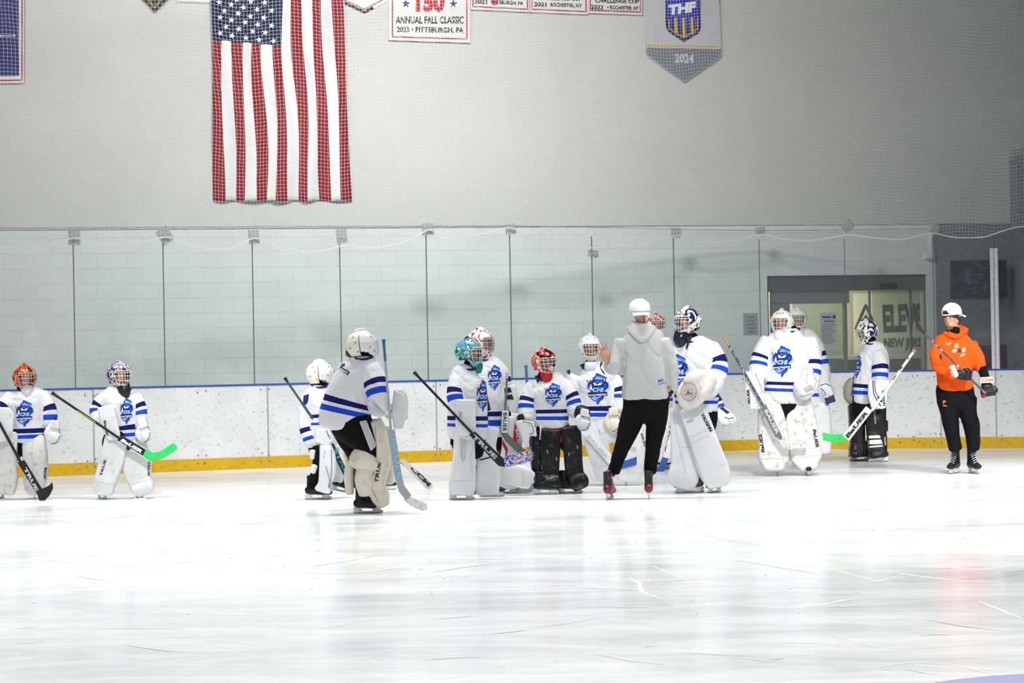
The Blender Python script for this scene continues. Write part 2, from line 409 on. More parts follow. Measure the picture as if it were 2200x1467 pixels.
SCR = [([(1350, 1240), (1372, 1252), (1382, 1272), (1430, 1289)], .02), ([(1600, 1300), (1680, 1306), (1750, 1300), (1830, 1286)], .05),
       ([(1400, 1215), (1500, 1250), (1650, 1262), (1830, 1257), (1950, 1232)], .02), ([(1920, 1230), (2040, 1245), (2200, 1254)], .03),
       ([(1860, 1215), (1960, 1216), (2100, 1222), (2200, 1212)], .03), ([(1700, 1215), (1780, 1222), (1900, 1250), (2040, 1260)], .015),
       ([(2100, 1290), (2150, 1310), (2200, 1330)], .02), ([(1200, 1210), (1300, 1192), (1410, 1180), (1500, 1172)], .02), ([(1780, 1310), (1900, 1312), (2050, 1310), (2180, 1325)], .02),
       ([(1800, 1368), (1900, 1390), (2050, 1388), (2200, 1372)], .02), ([(560, 1220), (700, 1232), (840, 1222), (1000, 1190)], .03), ([(900, 1270), (1050, 1268), (1250, 1262), (1400, 1268)], .05),
       ([(1790, 1366), (1830, 1375), (1860, 1380)], .02), ([(300, 1120), (420, 1128), (600, 1122), (700, 1110)], .03), ([(1240, 1120), (1300, 1128), (1420, 1140), (1500, 1138)], .025),
       ([(1600, 1075), (1750, 1090), (1900, 1082), (2050, 1075)], .03), ([(60, 1200), (250, 1215), (420, 1208)], .04), ([(1850, 1440), (1950, 1425), (2050, 1430), (2160, 1455)], .015)]
rng = random.Random(3)
for _ in range(60):
    x = rng.uniform(0, 2200); y = rng.uniform(1085, 1440); L = rng.uniform(30, 190); sl = rng.uniform(-.18, .18)
    SCR.append(([(x, y), (x + L / 2, y + sl * L / 2 + rng.uniform(-3, 3)), (x + L, y + sl * L)], rng.uniform(.005, .018)))
v, f = join_geo([ribbon_on_ice(p, w_) for p, w_ in SCR])
tag(rawmesh('skate_marks', v, f, None, (M_scratch,)), 'white scratches cut by skates across the ice sheet', 'skate marks', kind='stuff')
crumbs = []
for _ in range(130):
    p = ground(rng.gauss(1300, 600), rng.uniform(1085, 1330)); r_ = rng.uniform(.002, .007)
    crumbs.append(ell_geo((p.x, p.y, 0.003), (r_ * 1.5, r_, r_ * .8), None, 6, 4))
for _ in range(25):
    p = ground(rng.gauss(303, 8), 1072); crumbs.append(ell_geo((p.x, p.y - .2 + rng.uniform(-.1, .1), 0.004), (.014, .012, rng.uniform(.006, .016)), None, 8, 5))
v, f = join_geo(crumbs)
tag(rawmesh('ice_shavings', v, f, None, (M_scratch,)), 'loose white snow crumbs lying about the ice', 'snow', kind='stuff')
M_lilac = mat('ice_paint', (0.50, 0.50, 0.80), 0.4)
pl = [ground(*p) for p in ((2010, 1466), (2060, 1459), (2110, 1454), (2160, 1450), (2210, 1447), (2300, 1445), (2500, 1450), (2500, 1580), (2200, 1560), (2010, 1580), (1900, 1510))]
tag(rawmesh('trim_1', [(p.x, p.y, 0.0015) for p in pl], [tuple(range(11))[::-1]], None, (M_lilac,)), 'painted lilac line under the ice in the near corner', kind='structure')

# ---- dasher boards follow a curve that turns the rink corner on the right
BP = np.array(catmull([(-14, 30.4), (-9, 32.9), (-6, 34.4), (-3, 35.9), (0, 37.4), (2.0, 38.4), (3.0, 38.85), (4, 39.0), (5.3, 38.65), (6.9, 38.1), (9, 37.0), (12, 34.5)], 12))
def bY(x): return float(np.interp(x, BP[:, 0], BP[:, 1]))
def bN(x):
    d = (bY(x + .05) - bY(x - .05)) / .1; n = V3((d, -1, 0)); return n.normalized()
def bpt(x, z, off=0.0): return V3((x, bY(x), z)) + bN(x) * off
def bX(px, py=815):
    d = ray(px, py); r = d.x / d.y; lo, hi = -13.9, 11.9
    for _ in range(50):
        m_ = (lo + hi) / 2
        if m_ / bY(m_) < r: lo = m_
        else: hi = m_
    return lo
def bstrip(x0, x1, z0, z1, off0, off1, step=0.3):
    n = max(2, int((x1 - x0) / step)); xs = [x0 + (x1 - x0) * i / n for i in range(n + 1)]; V = []; F = []
    for x in xs:
        a = z0(x) if callable(z0) else z0; b = z1(x) if callable(z1) else z1
        V += [bpt(x, a, off0), bpt(x, b, off0), bpt(x, b, off1), bpt(x, a, off1)]
    for i in range(n):
        a = 4 * i; F += [(a, a + 1, a + 5, a + 4), (a + 1, a + 2, a + 6, a + 5), (a + 2, a + 3, a + 7, a + 6), (a + 3, a, a + 4, a + 7)]
    F += [(3, 2, 1, 0), (4 * n, 4 * n + 1, 4 * n + 2, 4 * n + 3)]
    return V, F
def board_mat(name, col, dark, thr=0.66):
    m, t, b = nt(name); b.inputs['Roughness'].default_value = 0.35
    tc = N(t, 'ShaderNodeTexCoord'); mp = N(t, 'ShaderNodeMapping'); mp.inputs['Scale'].default_value = (0.55, 1, 1.0); mp.inputs['Rotation'].default_value = (0.0, 0.5, 0.2)
    n = N(t, 'ShaderNodeTexNoise'); sset(n, 'Scale', 30.0); sset(n, 'Detail', 4.0); sset(n, 'Roughness', 0.65); sset(n, 'Distortion', 0.25)
    t.links.new(tc.outputs['Object'], mp.inputs[0]); t.links.new(mp.outputs[0], n.inputs['Vector'])
    r = N(t, 'ShaderNodeValToRGB'); e = r.color_ramp.elements; e[0].position = thr - 0.05; e[0].color = (*col, 1); e[1].position = thr + 0.05; e[1].color = (*dark, 1)
    t.links.new(n.outputs['Fac'], r.inputs['Fac'])
    n2 = N(t, 'ShaderNodeTexNoise'); sset(n2, 'Scale', 2.5); sset(n2, 'Detail', 6.0)
    t.links.new(tc.outputs['Object'], n2.inputs['Vector'])
    mx = N(t, 'ShaderNodeMixRGB'); mx.blend_type = 'MULTIPLY'; mx.inputs[0].default_value = 1.0
    r2 = N(t, 'ShaderNodeValToRGB'); e = r2.color_ramp.elements; e[0].position = 0.3; e[0].color = (0.88, 0.88, 0.88, 1); e[1].position = 0.6; e[1].color = (1, 1, 1, 1)
    t.links.new(n2.outputs['Fac'], r2.inputs['Fac']); t.links.new(r.outputs[0], mx.inputs[1]); t.links.new(r2.outputs[0], mx.inputs[2])
    t.links.new(mx.outputs[0], b.inputs['Base Color']); return m
BH = 1.085
M_boards = board_mat('board_plastic', (0.70, 0.71, 0.72), (0.42, 0.43, 0.44), 0.63)
M_kick = board_mat('kick_yellow', (0.60, 0.37, 0.006), (0.44, 0.26, 0.01), 0.60)
o = rawmesh('wall_boards', *bstrip(-13.5, 11.5, 0.0, BH - .02, 0.0, -0.12), None, (M_boards,)); tag(o, 'white dasher boards round the ice', kind='structure')
o = rawmesh('trim_2', *bstrip(-13.5, 11.5, 0.0, 0.152, 0.014, 0.0), None, (M_kick,)); tag(o, 'yellow kick plate along the foot of the boards', kind='structure')
o = rawmesh('trim_3', *bstrip(-13.5, 11.5, BH - .022, BH, 0.012, -0.13), None, (mat('cap_blue', (0.03, 0.09, 0.38), 0.4),)); tag(o, 'thin blue cap rail on top of the boards', kind='structure')
jl = []
for px, y0 in ((-60, 0), (200, 0), (575, 0), (937, 0), (1300, 0), (1660, 0), (2022, 0), (2141, 0)):
    x = bX(px, 900); jl.append(bstrip(x - .004, x + .004, 0.0, BH - .03, 0.0155, 0.0))
v, f = join_geo(jl); tag(rawmesh('trim_4', v, f, None, (M_grey,)), 'thin joints between board sections', kind='structure')
sc = []
for px in (185, 200, 212, 425, 440, 560, 577, 930, 945, 1595, 1930, 1962, 1975, 2008, 2020, 2033, 2155):
    for z in (0.10, 0.185, 1.0):
        x = bX(px + rng.uniform(-3, 3), 900); sc.append(ell_geo(tuple(bpt(x, z + rng.uniform(-.02, .02), 0.015)), (.008, .006, .008), None, 8, 6))
v, f = join_geo(sc); tag(rawmesh('trim_5', v, f, None, (M_ink,)), 'dark bolt heads on the boards', kind='structure')

# ---- glass above the boards
def gtop(x): return float(np.interp(x, [-6.4, -3, 0, 6.4], [3.065, 3.10, 3.125, 3.02]))
M_glass = pane_mat('rink_glass', (0.965, 0.985, 0.98), 0.05, 0.03)
M_glassdirty = pane_mat('scuffed_glass', (0.94, 0.96, 0.955), 0.04, 0.04, (0.5, 0.5, 0.52))
M_seam = mat('seam_grey', (0.12, 0.15, 0.145), 0.4)
M_edge = mat('glass_edge', (0.10, 0.17, 0.15), 0.3)
seams = [-35, 165, 358, 550, 738, 924, 1104, 1280, 1456, 1638, 1818, 2008, 2140, 2330]
ordn = ['leftmost, cut by the edge of the photo', 'behind the player with the black and silver mask', 'between the second player and the pair seen from behind', 'just left of the bent player seen from behind', 'above the bent player with brown hair',
        'above the players in green and white masks', 'above the red mask', 'behind the white capped coach in grey', 'above the navy and white mask', 'left half of the entrance door behind it',
        'with the ELEV8 banner behind it', 'in front of the blue scuffed patch', 'rightmost, beyond the white post']
gl_src = None
for i in range(len(seams) - 1):
    x0, x1 = bX(seams[i]) + .005, bX(seams[i + 1]) - .005
    pts = bstrip(x0, x1, BH, gtop, -0.045, -0.057, 0.6)
    g = rawmesh('glass_pane', *pts, None, (M_glass if seams[i] < 2000 else M_glassdirty,)); fixn(g)
    tag(g, 'clear rink glass pane, ' + ordn[i], 'glass pane', 'glass panes along the boards')
    e = rawmesh('seam', *bstrip(x1 + .001, x1 + .008, BH, (lambda x: gtop(x) - .12), -0.040, -0.062, 1), g, (M_seam,))
    e = rawmesh('top_edge', *bstrip(x0, x1, (lambda x: gtop(x)), (lambda x: gtop(x) + .006), -0.043, -0.059, 0.6), g, (M_edge,))
M_clip = pane_mat('clip_plastic', (0.72, 0.76, 0.75), 0.15, 0.35, (0.62, 0.64, 0.64))
clips = [(160, 510, 24, 32), (355, 506, 26, 34), (546, 509, 22, 30), (735, 507, 22, 30), (920, 492, 26, 24), (1098, 492, 22, 22), (1275, 545, 22, 14), (1453, 500, 22, 20), (1634, 495, 20, 14), (1820, 486, 24, 20), (2008, 492, 20, 20)]
names = ['first', 'second', 'third', 'fourth', 'fifth', 'sixth', 'seventh and lowest', 'eighth', 'ninth', 'tenth', 'last']
for k, (px, py, wd, hg) in enumerate(clips):
    x = bX(px, py); s_ = 6000 / bY(x); c = atY(px, py, bY(x) - .0); n_ = bN(x)
    ang = rng.uniform(-.15, .15) if k not in (1, 9) else 0.6
    tdir = V3((-n_.y, n_.x, 0)); pts = []
    for a, b in ((-1, -1), (1, -1), (1, 1), (-1, 1)):
        u = a * wd / 2 / s_; v_ = b * hg / 2 / s_; u, v_ = u * math.cos(ang) - v_ * math.sin(ang), u * math.sin(ang) + v_ * math.cos(ang)
        pts.append(bpt(x, c.z, 0.0) + tdir * u + V3((0, 0, v_)))
    v, f = prism_geo([p + n_ * .012 for p in pts], [p - n_ * .035 for p in pts])
    c_ = rawmesh('net_clip', v, f, None, (M_clip,)); fixn(c_); tag(c_, f'clear plastic net clip on the glass top, {names[k]} from the left', 'clip', 'net clips on the glass seams')
    z = c.z - hg / 4 / s_
    v, f = tube_geo([bpt(x - .05, z, .02), bpt(x - .01, z + .015, .03), bpt(x + .01, z - .01, .03), bpt(x + .04, z + .01, .02)], .006)
    rawmesh('tie', v, f, c_, (M_grey,))

# ---- safety net above the glass
sag = [(-60, 515), (0, 528), (40, 532), (85, 533), (120, 520), (158, 512), (200, 517), (245, 523), (300, 520), (355, 510), (400, 523), (460, 536), (500, 532), (545, 512), (600, 530), (650, 541), (700, 538), (737, 528), (800, 533), (850, 525),
       (885, 512), (919, 494), (955, 507), (1000, 509), (1050, 500), (1095, 490), (1150, 520), (1200, 530), (1240, 528), (1272, 533), (1330, 530), (1400, 521), (1450, 506), (1500, 518), (1550, 520), (1600, 512), (1635, 504), (1680, 513), (1740, 517),
       (1800, 508), (1830, 505), (1880, 511), (1940, 514), (2000, 501), (2050, 510), (2110, 510), (2140, 502), (2170, 492), (2200, 487), (2300, 480)]
sX = [bX(px, py) for px, py in sag]; sZ = [atY(px, py, bY(bX(px, py))).z for px, py in sag]
NO = 0.03; cell = 0.0465
x0n, x1n = -8.4, 9.4; nc = int((x1n - x0n) * 1.09 / cell); zt = 6.6; nr = int((zt - 2.75) / cell)
VN = []; FN = []; SN = 0.0016
def netp(i, j):
    x = x0n + (x1n - x0n) * i / nc; z = zt - j * cell
    q = noise.noise(V3((x * .55, z * .55, 3.1))); q2 = noise.noise(V3((x * .4, z * .7, 9.7))); q3 = noise.noise(V3((x * 6, z * 6, 1.0)))
    return x + .10 * q2 + .006 * q3, z + .07 * q + .006 * noise.noise(V3((x * 6, z * 6, 5.0))) - .03 * math.cos(x * 5.6), .03 + .05 * abs(q)
G = {}
xs_s = np.array(sX); zs_s = np.array(sZ)
for i in range(nc + 1):
    for j in range(nr + 1):
        x, z, off = netp(i, j)
        if z > float(np.interp(x, xs_s, zs_s)): G[(i, j)] = bpt(x, z, NO + off * .5)
def seg(a, b):
    t_ = (b - a); s1 = V3((0, 1, 0)).cross(t_).normalized() * SN; s2 = V3((0, -SN * 1.2, 0)); o_ = len(VN)
    VN.extend([a + s1, a - s1, a + s2, b + s1, b - s1, b + s2]); FN.extend([(o_, o_ + 3, o_ + 5, o_ + 2), (o_ + 2, o_ + 5, o_ + 4, o_ + 1), (o_ + 1, o_ + 4, o_ + 3, o_)])
for (i, j), p in G.items():
    if (i + 1, j) in G: seg(p, G[(i + 1, j)])
    if (i, j + 1) in G: seg(p, G[(i, j + 1)])
M_cord = mat('net_cord', (0.66, 0.67, 0.66), 0.8)
net = rawmesh('safety_net', VN, FN, None, (M_cord,)); tag(net, 'fine white safety net hanging above the rink glass', 'net')
v, f = tube_geo([bpt(a, b, NO + .03) for a, b in zip(sX, sZ)], .009, 5, 4); rawmesh('border_rope', v, f, net, (M_cord,))
EX = [(600, 527), (650, 535)]

# ---- far walls
WA = math.atan(0.26); WD = V3((math.cos(WA), math.sin(WA), 0)); WN = V3((math.sin(WA), -math.cos(WA), 0)); WO = V3((0, 38.6, 0))
def wp(px, py, off=0.0): return atplane(px, py, WO + WN * off, WN)
def ws(px, py, off=0.0): p = wp(px, py, off); return (p - WO).dot(WD), p.z
def wallbox(name, s0, s1, z0, z1, o0, o1, m, parent=None):
    me = bpy.data.meshes.new(name); V = [(s, -o, z) for z in (z0, z1) for s, o in ((s0, o0), (s1, o0), (s1, o1), (s0, o1))]
    me.from_pydata(V, [], [(0, 1, 5, 4), (1, 2, 6, 5), (2, 3, 7, 6), (3, 0, 4, 7), (4, 5, 6, 7), (3, 2, 1, 0)]); me.update()
    o = link(name, me, None, (m,)); fixn(o)
    if parent is None: o.location = WO; o.rotation_euler = (0, 0, WA)
    else:
        o.parent = parent
        if wloc(parent).length < .01 or parent.type != 'EMPTY': pass
    return o
def wbx(name, px0, py0, px1, py1, o0, o1, m, parent=None):
    a = ws(px0, py0, o0); b = ws(px1, py1, o0)
    lo = min(a[1], b[1]); hi = max(a[1], b[1]); lo = max(lo, 0.0)
    return wallbox(name, min(a[0], b[0]), max(a[0], b[0]), lo, hi, o0, o1, m, parent)
    return wallbox(name, min(a[0], b[0]), max(a[0], b[0]), min(a[1], b[1]), max(a[1], b[1]), o0, o1, m, parent)
def block_mat(name, col, mort, dirt=0.0):
    m, t, b = nt(name); b.inputs['Roughness'].default_value = 0.6
    tc = N(t, 'ShaderNodeTexCoord'); sx = N(t, 'ShaderNodeSeparateXYZ'); cb = N(t, 'ShaderNodeCombineXYZ')
    t.links.new(tc.outputs['Object'], sx.inputs[0]); t.links.new(sx.outputs[0], cb.inputs[0]); t.links.new(sx.outputs[2], cb.inputs[1])
    br = N(t, 'ShaderNodeTexBrick'); br.offset = 0.5
    for k_, v_ in (('Scale', 1.0), ('Brick Width', 0.4064), ('Row Height', 0.2032), ('Mortar Size', 0.003), ('Mortar Smooth', 0.3), ('Bias', 0.0)): sset(br, k_, v_)
    br.inputs['Color1'].default_value = (*col, 1); br.inputs['Color2'].default_value = (*[c * 0.97 for c in col], 1); br.inputs['Mortar'].default_value = (*mort, 1)
    t.links.new(cb.outputs[0], br.inputs['Vector'])
    n = N(t, 'ShaderNodeTexNoise'); sset(n, 'Scale', 1.4); sset(n, 'Detail', 7.0); t.links.new(tc.outputs['Object'], n.inputs['Vector'])
    r = N(t, 'ShaderNodeValToRGB'); e = r.color_ramp.elements; e[0].position = .3; e[0].color = (.93 - dirt, .93 - dirt, .93 - dirt, 1); e[1].position = .65; e[1].color = (1, 1, 1, 1)
    t.links.new(n.outputs['Fac'], r.inputs['Fac'])
    mx = N(t, 'ShaderNodeMixRGB'); mx.blend_type = 'MULTIPLY'; mx.inputs[0].default_value = 1; t.links.new(br.outputs['Color'], mx.inputs[1]); t.links.new(r.outputs[0], mx.inputs[2])
    t.links.new(mx.outputs[0], b.inputs['Base Color'])
    bp = N(t, 'ShaderNodeBump'); bp.invert = True; sset(bp, 'Strength', 0.5); sset(bp, 'Distance', 0.01); t.links.new(br.outputs['Fac'], bp.inputs['Height']); t.links.new(bp.outputs[0], b.inputs['Normal'])
    return m
M_block = block_mat('painted_block', (0.69, 0.74, 0.73), (0.56, 0.61, 0.60))
M_upper = mat('painted_panel', (0.54, 0.545, 0.535), 0.7, bump=0.05, bscale=2, sscale=0.8)
M_plaster = mat('speckled_plaster', (0.26, 0.27, 0.28), 0.8, scuff=(0.17, 0.175, 0.185), sscale=14, samt=0.35)
D0 = ws(1650, 700)[0]; D1 = ws(1993, 700)[0]; DZ = ws(1800, 591)[1]; PR = ws(2012, 700)[0]; TZ = ws(1000, 487)[1]
tag(wallbox('wall_back', -16, D0, 0, TZ, 0, -.25, M_block), 'grey green painted block wall', kind='structure')
tag(wallbox('wall_lintel', D0, D1, DZ, TZ, 0, -.25, M_block), 'block wall above the entrance', kind='structure')
tag(wallbox('wall_pier', D1, PR, 0, TZ, 0, -.25, M_block), 'block pier right of the entrance', kind='structure')
tag(wallbox('wall_right', PR, 15, 0, TZ, 0, -.25, M_plaster), 'grey speckled wall right of the entrance', kind='structure')
tag(wallbox('wall_upper', -16, 15, TZ, 10, .03, -.25, M_upper), 'tall plain light grey wall above the glass', kind='structure')
a = ws(2166, 345); b_ = ws(2240, 490)
tag(wallbox('wall_column', a[0], a[0] + 1.5, 0, a[1], .30, 0.0, M_plaster), 'grey column at the right end', kind='structure')

# entrance with its glazed doors, and the lobby beyond
M_alu = mat('dark_aluminium', (0.10, 0.115, 0.115), 0.45)
M_alu2 = mat('grey_aluminium', (0.19, 0.21, 0.21), 0.45)
M_dglass = pane_mat('door_glass', (0.80, 0.86, 0.82), 0.06, 0.10, (0.35, 0.42, 0.38))
M_cream_w = mat('lobby_wall', (0.62, 0.60, 0.46), 0.8)
def plank(name, px0, py0, px1, py1, o0, o1, m, par=None, lab=None, cat=None, kind=None):
    o = wbx(name, px0, py0, px1, py1, o0, o1, m)
    if par is not None:
        o.location = (0, 0, 0); o.rotation_euler = (0, 0, 0); o.parent = par
    return tag(o, lab, cat, kind=kind)
door = bpy.data.objects.new('door_1', None); COL.objects.link(door); door.location = WO; door.rotation_euler = (0, 0, WA); door['kind'] = 'structure'; door['label'] = 'dark framed sliding entrance doors'
zb = 1000
plank('header_frame', 1650, 592, 1993, 622, -.05, -.20, M_alu, door)
plank('jamb_frame', 1650, 592, 1656, zb, -.03, -.20, M_alu, door)
plank('jamb_frame', 1984, 592, 1993, zb, -.05, -.20, M_alu2, door)
plank('leaf_frame', 1657, 622, 1825, 651, -.08, -.14, M_alu2, door)
plank('leaf_frame', 1657, 651, 1703, zb, -.08, -.14, M_alu2, door)
plank('leaf_frame', 1813, 651, 1826, zb, -.08, -.14, M_alu2, door)
plank('leaf_frame', 1703, 772, 1813, zb, -.08, -.14, M_alu2, door)
plank('leaf_pane', 1703, 651, 1813, 772, -.10, -.11, M_dglass, door)
plank('leaf_frame', 1870, 622, 1874, zb, -.12, -.16, M_alu, door)
plank('leaf_frame', 1958, 622, 1961, zb, -.12, -.16, M_alu, door)
plank('leaf_pane', 1874, 622, 1984, zb, -.13, -.14, pane_mat('lobby_glass', (0.85, 0.88, 0.84), 0.04, 0.04), door)
plank('motion_sensor', 1893, 609, 1928, 620, .02, -.06, M_ink, door)
s0, s1 = D0 - .6, D1 + 1.4
tag(wallbox('wall_lobby', s0, s1, 0, DZ + .3, -2.2, -2.3, M_cream_w), 'cream lobby wall seen through the doors', kind='structure')
tag(wallbox('floor_lobby', s0, s1, -.05, 0.0, -.25, -2.3, M_alu2), 'lobby floor', kind='structure')
tag(wallbox('ceiling_lobby', s0, s1, DZ + .25, DZ + .3, -.25, -2.3, M_lgrey), 'lobby ceiling', kind='structure')
tag(wallbox('wall_lobby_left', s0 - .05, s0, 0, DZ + .3, -.25, -2.3, mat('lobby_green', (0.42, 0.50, 0.42), .8)), 'green lobby side wall', kind='structure')
tag(wallbox('wall_lobby_right', s1, s1 + .05, 0, DZ + .3, -.25, -2.3, M_cream_w), 'lobby side wall', kind='structure')
lm = WO + WD * ((D0 + D1) / 2) - WN * 1.2; lamp('lobby_fill', (lm.x, lm.y, DZ + .2), (1.6, .5), 42, col=(1, .95, .8))  # fill light added inside the lobby so its banner shows
M_bannerc = mat('banner_cream', (0.66, 0.66, 0.53), 0.7); M_green = mat('banner_green', (0.035, 0.055, 0.045), 0.7)
bn = wbx('lobby_banner', 1833, 630, 2020, 762, -1.95, -1.97, M_bannerc); tag(bn, 'cream ELEV8 NEW JERSEY banner seen through the open door', 'banner')
def bvh_w(o):
    mw = Matrix.Translation(WO) @ Matrix.Rotation(WA, 4, 'Z')
    return BVHTree.FromPolygons([mw @ v.co for v in o.data.vertices], [tuple(p.vertices) for p in o.data.polygons])
def wprint(o):
    """prints made on wall-mounted things are stored in world coordinates under an unrotated holder"""
    return bvh_w(o)
def wlett(s, a, b, h, on, m, **k):
    bv = bvh_w(on); t_ = lettering(s, a, b, h, on, m, bvh=bv, **k)
    fixw(t_, on); return t_
def fixw(t_, on):
    if t_ is None: return
    inv = (Matrix.Translation(WO) @ Matrix.Rotation(WA, 4, 'Z')).inverted(); off = wloc(on)
    for v in t_.data.vertices: v.co = inv @ (v.co + off)
def wpatch(poly, on, m, name='print', **k):
    t_ = patch(poly, on, m, bvh=bvh_w(on), name=name, **k); fixw(t_, on); return t_
def wstripe(pts, w_, on, m, name='print', **k):
    t_ = stripe(pts, w_, on, m, bvh=bvh_w(on), name=name, **k); fixw(t_, on); return t_
wlett('ELEV8', (1898, 716), (1985, 712), 62, bn, M_green, bold=.05)
wlett('NEW JERSEY', (1899, 753), (2003, 751), 27, bn, M_green, bold=.05)
wstripe([(1836, 712), (1860, 655), (1884, 712)], 6, bn, M_green, name='emblem'); wstripe([(1846, 712), (1860, 678), (1874, 712)], 5, bn, M_green, name='emblem')
o = plank('lobby_counter', 1815, 768, 2010, 900, -1.2, -1.8, mat('counter_brown', (0.16, 0.10, 0.06), .5)); tag(o, 'brown lobby counter with a white ledge below the banner', 'counter')
o2 = wbx('counter_top', 1812, 764, 2012, 769, -1.15, -1.85, M_wink); o2.location = (0, 0, 0); o2.rotation_euler = (0, 0, 0); o2.parent = o
M_paper = mat('paper', (0.55, 0.57, 0.58), 0.8); M_paperdim = mat('paper_grey', (0.34, 0.38, 0.37), 0.8); M_textg = mat('faint_print', (0.20, 0.22, 0.24), .8)
p = plank('notice', 1761, 672, 1799, 752, -.07, -.076, M_paper, None, 'white printed notice taped to the entrance door glass', 'notice')
wstripe([(1766, 681), (1786, 681)], 4, p, M_royal); wpatch([(1789, 677), (1795, 677), (1795, 684), (1789, 684)], p, M_navy); wstripe([(1770, 690), (1792, 690)], 4, p, M_textg)
for k in range(11): wstripe([(1766, 697 + 4 * k), (1795 - (k * 7) % 9, 697 + 4 * k)], 1.1, p, M_textg)
p = plank('notice', 1597, 673, 1628, 718, .014, .002, M_paperdim, None, 'grey notice on the block wall left of the entrance', 'notice')
for k, (a_, b_) in enumerate(((1605, 1621), (1603, 1623), (1602, 1620), (1603, 1624), (1606, 1621))): wstripe([(a_, 681 + 8 * k), (b_, 680.6 + 8 * k)], 3.2, p, M_textg)
tag(plank('speaker', 2146, 559, 2164, 640, .30, .001, M_ink), 'black rectangular loudspeaker box high on the wall right of the white post', 'speaker')
o = plank('scuff_panel', 2043, 560, 2128, 640, .03, .001, mat('scuff_blue', (0.05, 0.06, 0.10), .8, scuff=(0.14, 0.145, 0.17), sscale=12, samt=.6)); tag(o, 'dark blue scuffed square panel on the grey wall', 'wall panel')
o = plank('crate', 2106, 741, 2170, 1100, .95, .45, mat('maroon', (0.06, 0.012, 0.02), .6, scuff=(.10, .05, .05), sscale=10)); tag(o, 'dark maroon crate behind the glass by the white post', 'crate')
o = plank('junction_box', 1992, 540, 2006, 555, .10, .001, M_block); tag(o, 'small painted junction box with conduit beside the entrance', 'junction box')
c2 = wbx('conduit', 2001, 500, 2005, 541, .06, .001, M_block); c2.location = (0, 0, 0); c2.rotation_euler = (0, 0, 0); c2.parent = o
# white support post standing on the boards
x = bX(2139, 700); zt_ = atY(2136, 533, bY(x)).z
post = rawmesh('support_post', *bstrip(x - .052, x - .008, BH, zt_, 0.03, -0.03, 1), None, (mat('post_white', (0.62, 0.63, 0.64), .5, scuff=(.35, .36, .37), sscale=30, samt=.3),)); fixn(post)
tag(post, 'white double upright post standing on the boards behind the coach in orange', 'post')
fixn(rawmesh('rail', *bstrip(x + .002, x + .046, BH, zt_, 0.03, -0.03, 1), post, (post.data.materials[0],)))
fixn(rawmesh('web', *bstrip(x - .008, x + .002, BH, zt_ - .01, 0.015, -0.02, 1), post, (M_grey,)))

# ---- flag and banners on the upper wall
FO = 0.10
def hang(name, grid, label, cat, mats, midx, th=0.004, group=None):
    """grid[r][c] = world points; a thin cloth with real thickness"""
    r_, c_ = len(grid), len(grid[0]); V = [p for row in grid for p in row]; F = []; mi = []
    for i in range(r_ - 1):
        for j in range(c_ - 1): F.append((i * c_ + j, i * c_ + j + 1, (i + 1) * c_ + j + 1, (i + 1) * c_ + j)); mi.append(midx(i, j))
    o = rawmesh(name, V, F, None, mats, True, mi); s = o.modifiers.new('s', 'SOLIDIFY'); s.thickness = th; s.offset = 0
    return tag(o, label, cat, group)
M_fred = mat('flag_red', (0.23, 0.004, 0.013), 0.75); M_fwhite = mat('flag_white', (0.72, 0.72, 0.73), 0.75); M_fblue = mat('flag_blue', (0.005, 0.008, 0.052), 0.75)
NCf, NRf = 13 * 4, 44
def fpt(i, j):
    u = j / NCf; v_ = i / NRf; y = -70 + (v_ * (430 + 70)); k = (y - 0) / 430.0
    xl = 453 + 7.5 * k; xr = 735 + 22 * k; ww = 2.2 * math.sin(u * 26 + v_ * 5) + 3.5 * math.sin(v_ * 9 + u * 3) * math.sin(u * math.pi)
    y += (-4 + 14 * min(1, u / .54)) * max(0, 1 - abs(i - 14) / 9)
    y += math.sin(u * math.pi) * 1 * v_ + 1.2 * math.sin(u * 40)
    return wp(xl + (xr - xl) * u + ww, y, FO + .03 * math.sin(u * 30 + 1.5 * math.sin(v_ * 6)) + .02 * math.sin(v_ * 11 + u * 8))
can_j = 7 * 4
def fm(i, j):
    y = -70 + (i + .5) / NRf * 502
    if j < can_j and i < 14: return 2
    return 0 if (j // 4) % 2 == 0 else 1
flag = hang('national_flag', [[fpt(i, j) for j in range(NCf + 1)] for i in range(NRf + 1)], 'large American flag hanging stripes down on the grey wall', 'flag', (M_fred, M_fwhite, M_fblue), fm)
fb = bvh_of(flag)
stars = [(207, 25), (343, 50), (475, 82), (555, 15), (628, 105), (710, 28), (785, 115), (265, 120), (418, 148), (550, 180), (700, 195), (217, 190), (345, 222), (493, 245), (635, 270), (785, 283), (283, 293), (425, 320), (575, 345), (715, 358), (217, 365), (350, 393), (500, 417), (648, 437), (805, 450), (400, -5), (270, -40), (420, -70), (560, -60), (700, -50)]
P2 = []; Fs = []
for k, (X, Y) in enumerate(stars):
    cx, cy = 430 + X / 5.116, Y / 5.116; a0 = rng.uniform(-.3, .3); o_ = len(P2)
    P2.append((cx, cy))
    for q in range(10):
        r_ = 7.2 if q % 2 == 0 else 2.9; P2.append((cx + r_ * math.sin(a0 + q * math.pi / 5), cy - r_ * math.cos(a0 + q * math.pi / 5)))
    Fs += [(o_, o_ + 1 + q, o_ + 1 + (q + 1) % 10) for q in range(10)]
print_faces('star_field', P2, Fs, fb, flag, M_wink, off=.012)
M_vinyl = mat('banner_vinyl', (0.66, 0.66, 0.65), 0.5); M_bred = mat('banner_red', (0.42, 0.012, 0.02), 0.6); M_bnavy = mat('banner_navy', (0.012, 0.016, 0.13), 0.6)
